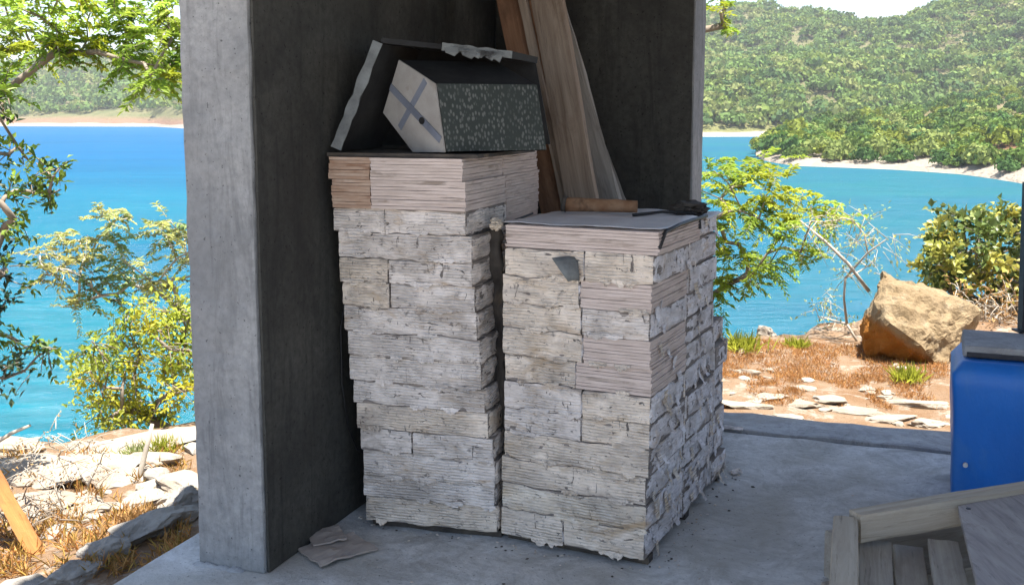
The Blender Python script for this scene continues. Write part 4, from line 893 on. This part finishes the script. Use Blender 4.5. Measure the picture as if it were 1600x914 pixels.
# boulder
def boulder():
    Y = 6.6; fp = [(1378, 424), (1440, 446), (1531, 486), (1523, 505), (1474, 582), (1420, 566), (1352, 545), (1350, 520), (1362, 468)]
    base = P(1430, 580, Y); base.z = gz(base.x, base.y) - 0.05; pts = []
    depth_f = [0.18, 0.05, 0.12, 0.0, -0.22, -0.10, 0.02, 0.02, 0.06]
    for (px, py), df in zip(fp, depth_f): pts.append(P(px, py, Y + df))
    pts += [P(1392, 505, Y - 0.20), P(1440, 540, Y - 0.34), P(1470, 500, Y - 0.16), P(1420, 470, Y - 0.10)]
    for (px, py), k in zip(fp, range(9)): pts.append(P(px * 0.94 + 1440 * 0.06, py * 0.94 + 500 * 0.06, Y + 0.62))
    pts += [P(1365, 585, Y + 0.05), P(1468, 596, Y - 0.05), P(1400, 590, Y + .4)]
    bm = bmesh.new()
    for p_ in pts: bm.verts.new(p_ - base)
    bmesh.ops.convex_hull(bm, input=bm.verts[:]); bmesh.ops.delete(bm, geom=[v for v in bm.verts if not v.link_faces], context='VERTS')
    bmesh.ops.triangulate(bm, faces=bm.faces[:])
    for _ in range(5):
        bmesh.ops.subdivide_edges(bm, edges=[e for e in bm.edges if e.calc_length() > 0.035], cuts=1, use_grid_fill=True); bmesh.ops.triangulate(bm, faces=bm.faces[:])
    bm.normal_update()
    for v in bm.verts: v.co += v.normal * (0.05 * fbm(v.co * 3.2, 5) + 0.022 * fbm(v.co * 11, 4) - 0.02 * max(0, fbm(v.co * Vector((4, 4, 9)).length * 0.4, 2)))
    me = bpy.data.meshes.new('boulder'); bm.to_mesh(me); bm.free()
    m, n, l, p = nmat('boulder_stone'); vec = coords(n, l, 'Object', (1, 1, 1), False)
    col = mixn(n, l, (0.33, 0.245, 0.145), (0.235, 0.165, 0.09), ramp(n, l, noisen(n, l, vec, 5, 8, 0.68, 0.4), 0.36, 0.66))
    col = mixn(n, l, col, (0.20, 0.145, 0.08), mul(n, l, ramp(n, l, noisen(n, l, vec, 9, 7, 0.7, 0.8), 0.55, 0.68), 0.7))
    col = mixn(n, l, col, (0.38, 0.31, 0.21), mul(n, l, ramp(n, l, noisen(n, l, vec, 7, 6, 0.65), 0.56, 0.7), 0.7))
    g = n.new('ShaderNodeNewGeometry'); sp = n.new('ShaderNodeSeparateXYZ'); l.new(vec, sp.inputs[0])     # fresh orange break low on the left
    ad = n.new('ShaderNodeMath'); ad.operation = 'MULTIPLY_ADD'; ad.inputs[1].default_value = 0.75; l.new(sp.outputs['X'], ad.inputs[0]); l.new(sp.outputs['Z'], ad.inputs[2])
    ad2 = n.new('ShaderNodeMath'); ad2.operation = 'MULTIPLY_ADD'; ad2.inputs[1].default_value = 0.10; l.new(noisen(n, l, vec, 6, 4), ad2.inputs[0]); l.new(ad.outputs[0], ad2.inputs[2])
    col = mixn(n, l, (0.34, 0.135, 0.025), col, ramp(n, l, ad2.outputs[0], 0.10, 0.15))
    l.new(col, p.inputs['Base Color']); p.inputs['Roughness'].default_value = 0.95; p.inputs['Specular IOR Level'].default_value = 0.15
    b = bumpn(n, l, noisen(n, l, vec, 12, 9, 0.72), 0.9, 0.04); l.new(bumpn(n, l, noisen(n, l, vec, 55, 6, 0.7), 0.6, 0.01, b), p.inputs['Normal'])
    o = link('boulder', me, m); o.location = base; return tag(o, 'large tan angular boulder with an orange broken face on the bank', 'boulder')
boulder()
# leaning rust-coloured post at the left
q0 = G3(66, 862, -0.15); q1 = P(-40, 690, q0.y + 0.25); pb = board('leaning_post', q0 - Vector((0, 0, 0.05)), q1, 0.058, 0.05, (0.5, -0.85, 0), M['wood_orange'], 'rust-orange wooden post leaning out of the ground at the far left', 5, group=None)
pb['category'] = 'post'

# ------------------------------------------------------------------ plants
def leaf_array(cent, dirs, ln, wd, g, fold=0.25):
    """diamond leaves: cent (n,3) base points, dirs (n,3) growth directions"""
    n = len(cent); d = dirs / np.linalg.norm(dirs, axis=1)[:, None]
    up = np.tile([0, 0, 1.0], (n, 1)) + g.normal(size=(n, 3)) * 0.55; s = np.cross(d, up); s /= np.linalg.norm(s, axis=1)[:, None] + 1e-9; nn = np.cross(s, d)
    L = ln * (0.65 + 0.7 * g.random((n, 1))); Wd = wd * (0.7 + 0.6 * g.random((n, 1)))
    b = cent; m1 = b + d * L * 0.45 + s * Wd * 0.5 + nn * Wd * fold; m2 = b + d * L * 0.45 - s * Wd * 0.5 + nn * Wd * fold; t = b + d * L - nn * L * 0.12
    return np.stack([b, m1, t, m2], 1).reshape(-1, 3)
def skeleton(base, cents, g, wob=0.07, up_first=0.0):
    nodes = [np.array(base, float)]; par = [-1]; order = np.argsort([np.linalg.norm(c - nodes[0]) for c in cents]); tips = []
    for oi in order:
        c = cents[oi]; N = np.array(nodes); dist = np.linalg.norm(N - c, axis=1); climb = np.maximum(0, N[:, 2] - c[2] + 0.05) * 1.2
        bi = int(np.argmin(dist + climb)); a = nodes[bi]; L = dist[bi]; k = max(2, int(L / 0.22)); prev = bi; off = g.normal(size=3) * wob * L
        for i in range(1, k + 1):
            f = i / k; q = a + (c - a) * f + off * math.sin(f * math.pi) * (1 if i < k else 0); q = q + (g.normal(size=3) * 0.012 if i < k else 0); q[2] += 0.06 * L * math.sin(f * math.pi)
            nodes.append(q); par.append(prev); prev = len(nodes) - 1
        tips.append((prev, oi))
    return nodes, par, tips
def tree(name, label, cat, base, cents, trunk_r, lmat, stem_mat, seed, sprays=6, spray_len=0.3, leaflets=14, ll=0.05, lw=0.02, mode='pinnate', flat=0.5, tints=((1, 1, 1),), droop=0.3, twig_r=0.0028, group=None, base_drop=True, min_r=0.0045):
    g = np.random.default_rng(seed); cents = [np.array(c, float) for c in cents]; base = np.array(base, float)
    nodes, par, tips = skeleton(base, cents, g); n = len(nodes); cnt = [0] * n
    for tp_, _ in tips:
        k = tp_
        while k >= 0: cnt[k] += 1; k = par[k]
    rad = [max(min_r, trunk_r * math.sqrt(c / max(1, cnt[0]))) for c in cnt]
    root = empty(name, base); mb = MB(); kids = {}
    for i, p_ in enumerate(par): kids.setdefault(p_, []).append(i)
    done = set()
    for i in range(1, n):                         # each limb is one tube from its fork to its tip
        if par[i] == i - 1 and i - 1 in done: continue
        path = [par[i], i]; done.add(i); k = i
        while k + 1 < n and par[k + 1] == k: k += 1; path.append(k); done.add(k)
        mb.tube([Vector(nodes[q] - base) for q in path], [rad[q] * (1 if j else min(1, rad[path[1]] / max(rad[q], 1e-6) * 1.15)) for j, q in enumerate(path)], 6)
    C = []; D = []; TI = []
    for c in cents:
        ti = np.array(tints[g.integers(len(tints))]) * (0.8 + 0.4 * g.random())
        for s in range(sprays):
            d = g.normal(size=3); d[2] = d[2] * flat + 0.15; d /= np.linalg.norm(d); L = spray_len * (0.55 + 0.8 * g.random()); st = c + g.normal(size=3) * spray_len * 0.22
            if mode == 'pinnate':
                f = np.linspace(0.12, 1, leaflets); pth = st + d * L * f[:, None]; pth[:, 2] -= droop * L * f ** 2
                side = np.cross(d, [0, 0, 1.0]); side /= np.linalg.norm(side) + 1e-9
                mb.tube([Vector(q - base) for q in (st, st + d * L * 0.5 - [0, 0, droop * L * .25], st + d * L - [0, 0, droop * L])], [twig_r, twig_r * .8, twig_r * .4], 4)
                for sg in (-1, 1):
                    C.append(pth + g.normal(size=pth.shape) * 0.004); D.append(side * sg + d * 0.55 + g.normal(size=pth.shape) * 0.22 - np.array([0, 0, 0.25])); TI.append(np.tile(ti * (0.85 + 0.3 * g.random()), (leaflets, 1)))
            else:
                m_ = leaflets; f = g.random(m_) ** 0.7; pth = st + d * L * f[:, None] + g.normal(size=(m_, 3)) * L * 0.16; pth[:, 2] -= droop * L * f ** 2
                mb.tube([Vector(q - base) for q in (st, st + d * L * 0.5 - [0, 0, droop * L * .25], st + d * L - [0, 0, droop * L])], [twig_r, twig_r * .8, twig_r * .4], 4)
                C.append(pth); D.append(d + g.normal(size=(m_, 3)) * 0.8 + np.array([0, 0, -0.1])); TI.append(ti * (0.7 + 0.6 * g.random((m_, 1))))
    mb.build('trunk', stem_mat, root, True)
    if leaflets:
        C = np.concatenate(C); D = np.concatenate(D); TI = np.concatenate(TI); Vv = leaf_array(C - base, D, ll, lw, g)
        n_ = len(C); q = np.arange(n_)[:, None] * 4; Fc = np.concatenate([q + [0, 1, 2], q + [0, 2, 3]])
        npmesh('crown', Vv, Fc, lmat, root, TI.repeat(4, 0))
    return tag(root, label, cat, group)
M['leaf_lime'] = leafmat('lime_leaf', (0.31, 0.39, 0.045), trans=0.5)
M['leaf_dark'] = leafmat('dark_leaf', (0.055, 0.085, 0.030), trans=0.3, rough=0.45)
M['leaf_pale'] = leafmat('pale_leaf', (0.32, 0.36, 0.13), trans=0.4)
M['leaf_yellow'] = leafmat('yellow_green_leaf', (0.37, 0.39, 0.05), trans=0.5)
M['leaf_grape'] = leafmat('round_leaf', (0.23, 0.27, 0.085), trans=0.3, rough=0.4)
M['dry'] = leafmat('dry_blade', (0.42, 0.25, 0.10), trans=0.25, rough=0.8)
gr = random.Random(2)
def cl(lst, Y, dY, jit=6): return [P(px + gr.uniform(-jit, jit), py + gr.uniform(-jit, jit), Y + gr.uniform(-dY, dY)) for px, py in lst]
LIM = ((1, 1, 1), (1.25, 1.1, 0.8), (0.75, 0.85, 0.8), (1.1, 1.15, 1.3))
# right: feathery lime tree behind the wall
tree('lime_tree', 'bright lime green feathery tree beside the back wall, over the bay', 'tree', P(1118, 640, 8.9), cl([(1110, 262), (1140, 270), (1185, 262), (1205, 285), (1165, 292), (1120, 305), (1195, 312), (1150, 330), (1110, 345), (1185, 345), (1225, 372), (1245, 392), (1130, 375), (1160, 395), (1205, 405), (1110, 410), (1180, 425), (1140, 440), (1115, 455), (1235, 340), (1265, 322), (1300, 330), (1060, 300), (1040, 380), (1080, 420)], 8.6, 0.5), 0.026, M['leaf_lime'], M['stem'], 11, sprays=11, spray_len=0.22, leaflets=15, ll=0.056, lw=0.018, tints=LIM)
tree('lime_tree', 'small leafy sprig showing at the top beside the pale wall end', 'tree', P(1060, 700, 9.6), cl([(1125, 22), (1132, 35), (1140, 5), (1118, -5), (1060, 60), (1040, 20)], 9.6, 0.2), 0.04, M['leaf_lime'], M['stem'], 12, sprays=5, spray_len=0.14, leaflets=10, ll=0.05, lw=0.018, tints=LIM)
# right: nearly bare shrub with a pale diagonal branch
tree('bare_shrub', 'thin almost bare shrub with pale twigs left of the boulder', 'shrub', P(1340, 535, 7.2), cl([(1262, 352), (1285, 342), (1330, 350), (1360, 345), (1345, 380), (1310, 395), (1375, 395), (1290, 470), (1325, 440), (1385, 370), (1310, 350), (1300, 500), (1275, 490), (1355, 420)], 7.3, 0.35), 0.010, M['leaf_pale'], M['stem_pale'], 13, sprays=6, spray_len=0.17, leaflets=7, ll=0.03, lw=0.013, mode='cloud', flat=1.0, tints=((1, 1, 1), (1.2, 1, 0.8)), min_r=0.003)
mb = MB(); mb.tube([P(1358, 455, 7.1), P(1325, 412, 7.1), P(1290, 378, 7.15), P(1250, 345, 7.2)], [0.013, 0.012, 0.010, 0.006], 7); br = mb.build('fallen_branch', M['stem_pale'], None, True)
tag(br, 'pale straight dead branch slanting up from the boulder', 'branch')
# right: round-leaved bush and its dry stems
tree('sea_grape_bush', 'dense round-leaved green bush behind the boulder at the right edge', 'bush', P(1560, 520, 8.0), cl([(1470, 375), (1500, 352), (1530, 368), (1565, 345), (1590, 350), (1480, 405), (1515, 395), (1550, 395), (1585, 385), (1465, 425), (1500, 430), (1540, 425), (1580, 420), (1610, 360), (1620, 400), (1455, 395), (1640, 380), (1520, 340), (1600, 440), (1555, 450), (1490, 452)], 8.2, 0.45), 0.035, M['leaf_grape'], M['stem'], 14, sprays=10, spray_len=0.17, leaflets=17, ll=0.058, lw=0.046, mode='cloud', flat=0.8, tints=((1, 1, 1), (1.5, 1.3, 0.9), (0.6, 0.7, 0.6), (1.9, 1.5, 1.0)))
tree('dry_thicket', 'tangle of dry brown twigs under the bush right of the boulder', 'shrub', P(1550, 525, 7.5), cl([(1520, 470), (1545, 462), (1570, 478), (1590, 465), (1535, 490), (1560, 495), (1585, 495), (1605, 480), (1500, 465), (1575, 455)], 7.5, 0.3), 0.012, M['dry'], M['stem_pale'], 15, sprays=9, spray_len=0.17, leaflets=5, ll=0.05, lw=0.012, mode='cloud', flat=0.8, tints=((1, 1, 1), (0.8, 0.8, 0.8)), min_r=0.003)
# left: yellow-green shrub
tree('yellow_shrub', 'dense yellow-green shrub left of the cement wall', 'shrub', P(318, 735, 5.75), cl([(150, 540), (175, 520), (205, 500), (240, 480), (275, 470), (165, 570), (200, 545), (235, 520), (270, 505), (295, 490), (150, 600), (190, 585), (225, 560), (260, 545), (290, 530), (175, 625), (215, 605), (250, 590), (285, 575), (205, 640), (240, 625), (275, 615), (165, 650), (310, 560), (330, 520), (320, 600), (135, 575), (225, 655), (190, 655), (150, 640)], 5.75, 0.3), 0.028, M['leaf_yellow'], M['stem'], 16, sprays=9, spray_len=0.135, leaflets=15, ll=0.038, lw=0.018, mode='cloud', flat=0.9, tints=LIM)
# left: loose pale feathery tree above it
tree('feathery_tree', 'loose pale feathery tree above the yellow-green shrub, against the water', 'tree', P(322, 720, 6.9), cl([(60, 395), (95, 380), (130, 400), (165, 345), (190, 340), (150, 380), (110, 420), (80, 430), (185, 370), (215, 420), (175, 410), (140, 440), (260, 375), (275, 365), (250, 350), (240, 440), (270, 440), (205, 450), (285, 400), (125, 470), (160, 460), (310, 380), (330, 420)], 6.8, 0.4), 0.018, M['leaf_pale'], M['stem_pale'], 17, sprays=9, spray_len=0.16, leaflets=12, ll=0.038, lw=0.015, tints=((1, 1, 1), (1.2, 1.1, 0.9), (0.7, 0.85, 0.7), (1.3, 1.1, 0.9)))
# left edge: dark leaved tree reaching into view
tree('dark_leaf_tree', 'dark green oval-leaved branches reaching in at the left edge', 'tree', P(-330, 900, 4.6), cl([(-30, 240), (10, 245), (45, 250), (70, 262), (95, 262), (-20, 300), (20, 300), (55, 305), (80, 300), (-30, 350), (5, 355), (25, 345), (-10, 420), (5, 425), (-20, 470), (10, 470), (-15, 520), (20, 530), (50, 540), (80, 545), (0, 575), (35, 580), (-60, 280), (-80, 400), (-70, 520), (5, 160), (-10, 150), (-120, 330), (-110, 460), (-30, 590)], 4.6, 0.2, 4), 0.025, M['leaf_dark'], M['stem'], 18, sprays=4, spray_len=0.085, leaflets=11, ll=0.040, lw=0.019, mode='cloud', flat=0.8, tints=((1, 1, 1), (1.7, 1.9, 0.9), (0.6, 0.7, 0.8), (2.4, 2.3, 0.7)), droop=0.2)
# top left: overhanging limb with lime foliage
tree('overhanging_tree', 'overhanging tree limb with bright feathery leaves at the top left', 'tree', P(-420, 1000, 6.2), cl([(-60, 130), (0, 80), (50, 70), (20, 40), (30, 10), (80, 20), (95, 55), (120, 85), (150, 60), (140, 20), (180, 15), (190, 95), (215, 25), (225, 60), (250, 10), (260, 35), (270, 65), (215, 100), (255, 105), (275, 120), (240, 120), (200, 50), (60, -20), (120, -25), (180, -30), (250, -30), (300, 40), (310, 90), (10, -30), (85, 85), (-40, 30), (330, 10), (5, 145)], 6.2, 0.35, 5), 0.024, M['leaf_lime'], M['stem'], 19, sprays=11, spray_len=0.17, leaflets=13, ll=0.046, lw=0.019, tints=((1, 1, 1), (1.3, 1.15, 0.7), (0.7, 0.85, 0.8), (1.1, 1.2, 1.4)), droop=0.35, min_r=0.004)
# dead twigs, left foreground
tree('dead_bush', 'dry leafless bush of pale upright twigs on the stony ground at the left', 'bush', P(125, 830, 4.35), cl([(60, 690), (80, 720), (100, 680), (110, 700), (130, 690), (120, 730), (150, 720), (90, 760), (55, 745), (140, 765), (180, 740), (40, 720), (160, 700), (75, 680)], 4.4, 0.22), 0.008, M['dry'], M['stem_pale'], 20, sprays=5, spray_len=0.11, leaflets=3, ll=0.018, lw=0.006, mode='cloud', flat=1.0, tints=((1.1, 1.1, 1.1),), min_r=0.0026, twig_r=0.0022)
tree('dead_bush', 'low tangle of dark dry twigs beside the rust-orange post', 'bush', P(30, 835, 4.1), cl([(10, 790), (35, 775), (55, 800), (20, 815), (70, 810), (90, 800), (-20, 790), (45, 825)], 4.1, 0.15), 0.006, M['dry'], M['stem'], 21, sprays=6, spray_len=0.10, leaflets=3, ll=0.02, lw=0.006, mode='cloud', flat=0.9, tints=((0.7, 0.7, 0.7),), min_r=0.0026)
for k, (pa, pb_, Ya, r_, lab) in enumerate([((196, 815), (238, 662), 4.55, 0.014, 'pale bleached stick standing upright among the stones at the left'), ((-20, 700), (48, 664), 4.7, 0.010, 'pale bleached branch poking in low at the left edge'), ((20, 760), (135, 715), 4.6, 0.007, 'thin grey stick lying across the pale stones')]):
    q0, q1 = P(*pa, Ya), P(*pb_, Ya + 0.1); md_ = (q0 + q1) / 2 + Vector((0.01, 0, 0.015)); mb = MB(); mb.tube([q0, q0.lerp(md_, .5), md_, md_.lerp(q1, .5), q1], [r_, r_, r_ * .9, r_ * .8, r_ * .6], 7); tag(mb.build('dead_stick', M['stem_pale'], None, True), lab, 'stick')
# low green plants
for k, (px, py, z, h, lab, mt) in enumerate([(1418, 600, -0.06, .10, 'small bright green tuft in front of the boulder', 'leaf_yellow'), (1160, 555, -0.06, .12, 'yellow-green grass clump at the bank edge beside the stack', 'leaf_yellow'), (1245, 546, -0.06, .08, 'low yellow-green clump along the bank edge left of the boulder', 'leaf_yellow'), (215, 705, -0.12, .07, 'low green plant among the pale stones at the left', 'leaf_pale'), (255, 700, -0.12, .08, 'low green plant at the foot of the yellow-green shrub', 'leaf_yellow'), (215, 815, -0.14, .07, 'short dry grass tuft beside the grey rubble', 'dry')]):
    q = G3(px, py, z); q.z = gz(q.x, q.y); g = np.random.default_rng(60 + k); n = 170
    c = np.zeros((n, 3)); c[:, :2] = g.normal(size=(n, 2)) * h * 0.42; d = g.normal(size=(n, 3)) * 0.5; d[:, 2] = 0.9; Vv = leaf_array(c, d, h, h * 0.055, g); qi = np.arange(n)[:, None] * 4
    o = npmesh('grass_clump', Vv, np.concatenate([qi + [0, 1, 2], qi + [0, 2, 3]]), M[mt], None, np.repeat(0.7 + 0.7 * g.random((n, 1)) * np.array([[1, 1, 1]]), 4, 0)); o.location = q; tag(o, lab, 'plant')
# dry grass carpets
def carpet(name, n, region, h, label, mat, tints, seed, dens=None):
    g = np.random.default_rng(seed); pts = []
    while len(pts) < n:
        px, py = g.uniform(region[0], region[1]), g.uniform(region[2], region[3])
        if nz2(px * 0.02, py * 0.05, seed) + (dens(px, py) if dens else 0) < -0.05 + 0.2 * g.random(): continue
        q = G3(px, py, region[4]); pts.append((q.x, q.y, gz(q.x, q.y)))
    c = np.array(pts); d = g.normal(size=(n, 3)) * 0.6; d[:, 2] = np.abs(d[:, 2]) + 0.35
    Vv = leaf_array(c, d, h, h * 0.09, g); qi = np.arange(n)[:, None] * 4; ti = np.array(tints)[g.integers(len(tints), size=n)] * (0.7 + 0.6 * g.random((n, 1)))
    return tag(npmesh(name, Vv, np.concatenate([qi + [0, 1, 2], qi + [0, 2, 3]]), mat, None, ti.repeat(4, 0)), label, 'grass', kind='stuff')
carpet('dry_grass', 15000, (1110, 1480, 536, 640, -0.06), 0.030, 'orange-brown dry grass carpeting the bank beyond the kerb', M['dry'], ((1, 0.85, 0.75), (1.1, 0.82, 0.62), (1.2, 1.15, 1.05), (0.9, 0.75, 0.65)), 3, lambda px, py: 0.45 if py < 600 else -0.12)
carpet('dry_grass', 2600, (-60, 300, 700, 905, -0.15), 0.06, 'sparse straw-coloured grass between the stones on the left', M['dry'], ((1.2, 1.2, 1.1), (0.9, 1.0, 0.6), (1.1, 0.9, 0.7)), 4, lambda px, py: 0.1 if py > 800 else -0.15)
# pale houses on the far hillside
for k, (px, py, Y, wd, hh, lab) in enumerate([(1207, 184, 470, 5.0, 2.6, 'tiny white house low on the hillside above the far beach'), (1428, 157, 560, 7, 3.2, 'tiny grey house halfway up the hillside'), (1488, 158, 560, 9, 2.6, 'tiny long white-roofed house on the hillside, rightmost of the houses')]):
    c = P(px, py, Y); root = empty('hillside_house', c - Vector((0, 0, 3))); tag(root, lab, 'house')
    mb = MB(); mb.box((0, 0, 1.5 + hh / 2), (wd, 5, hh + 3)); mb.build('wall', M['white'], root)
    mb = MB(); z0 = 3 + hh; mb.add([(-wd / 2 - .5, -3.2, z0), (wd / 2 + .5, -3.2, z0), (wd / 2 + .5, 3.2, z0), (-wd / 2 - .5, 3.2, z0), (-wd / 2 + .8, 0, z0 + 1.3), (wd / 2 - .8, 0, z0 + 1.3)], [(0, 1, 5, 4), (2, 3, 4, 5), (1, 2, 5), (3, 0, 4), (3, 2, 1, 0)]); mb.build('roof', M['white'], root)
    for s in (-0.25, 0.25):
        mb = MB(); mb.box((wd * s, -2.52, 3 + hh * 0.45), (wd * 0.18, 0.08, hh * 0.45)); mb.build('window', M['dark_steel'], root)

# ------------------------------------------------------------------ air
hz = MB(); hz.box((0, 2500, 62), (12400, 13400, 156)); hb = hz.build('haze'); hm = bpy.data.materials.new('thin_haze'); hm.use_nodes = True; hm.node_tree.nodes.clear()
ho = hm.node_tree.nodes.new('ShaderNodeOutputMaterial'); pv = hm.node_tree.nodes.new('ShaderNodeVolumePrincipled'); pv.inputs['Color'].default_value = (0.95, 0.97, 1.0, 1); pv.inputs['Density'].default_value = 0.0002; pv.inputs['Anisotropy'].default_value = 0.2
hm.node_tree.links.new(pv.outputs[0], ho.inputs['Volume']); hb.data.materials.append(hm); tag(hb, kind='stuff')

# loose black cable against the dark inner wall
mb = MB(); mb.tube([W(0.03, 0.62, 1.05), W(0.022, 0.56, 0.9), W(0.02, 0.50, 0.72), W(0.02, 0.50, 0.52), W(0.021, 0.54, 0.34), W(0.024, 0.60, 0.24), W(0.03, 0.66, 0.2), W(0.035, 0.68, 0.08), W(0.05, 0.70, 0.004)], 0.0042, 6)
tag(mb.build('cable', M['strap'], None, True), 'thin black cable hanging against the dark inner wall left of the stacks', 'cable')
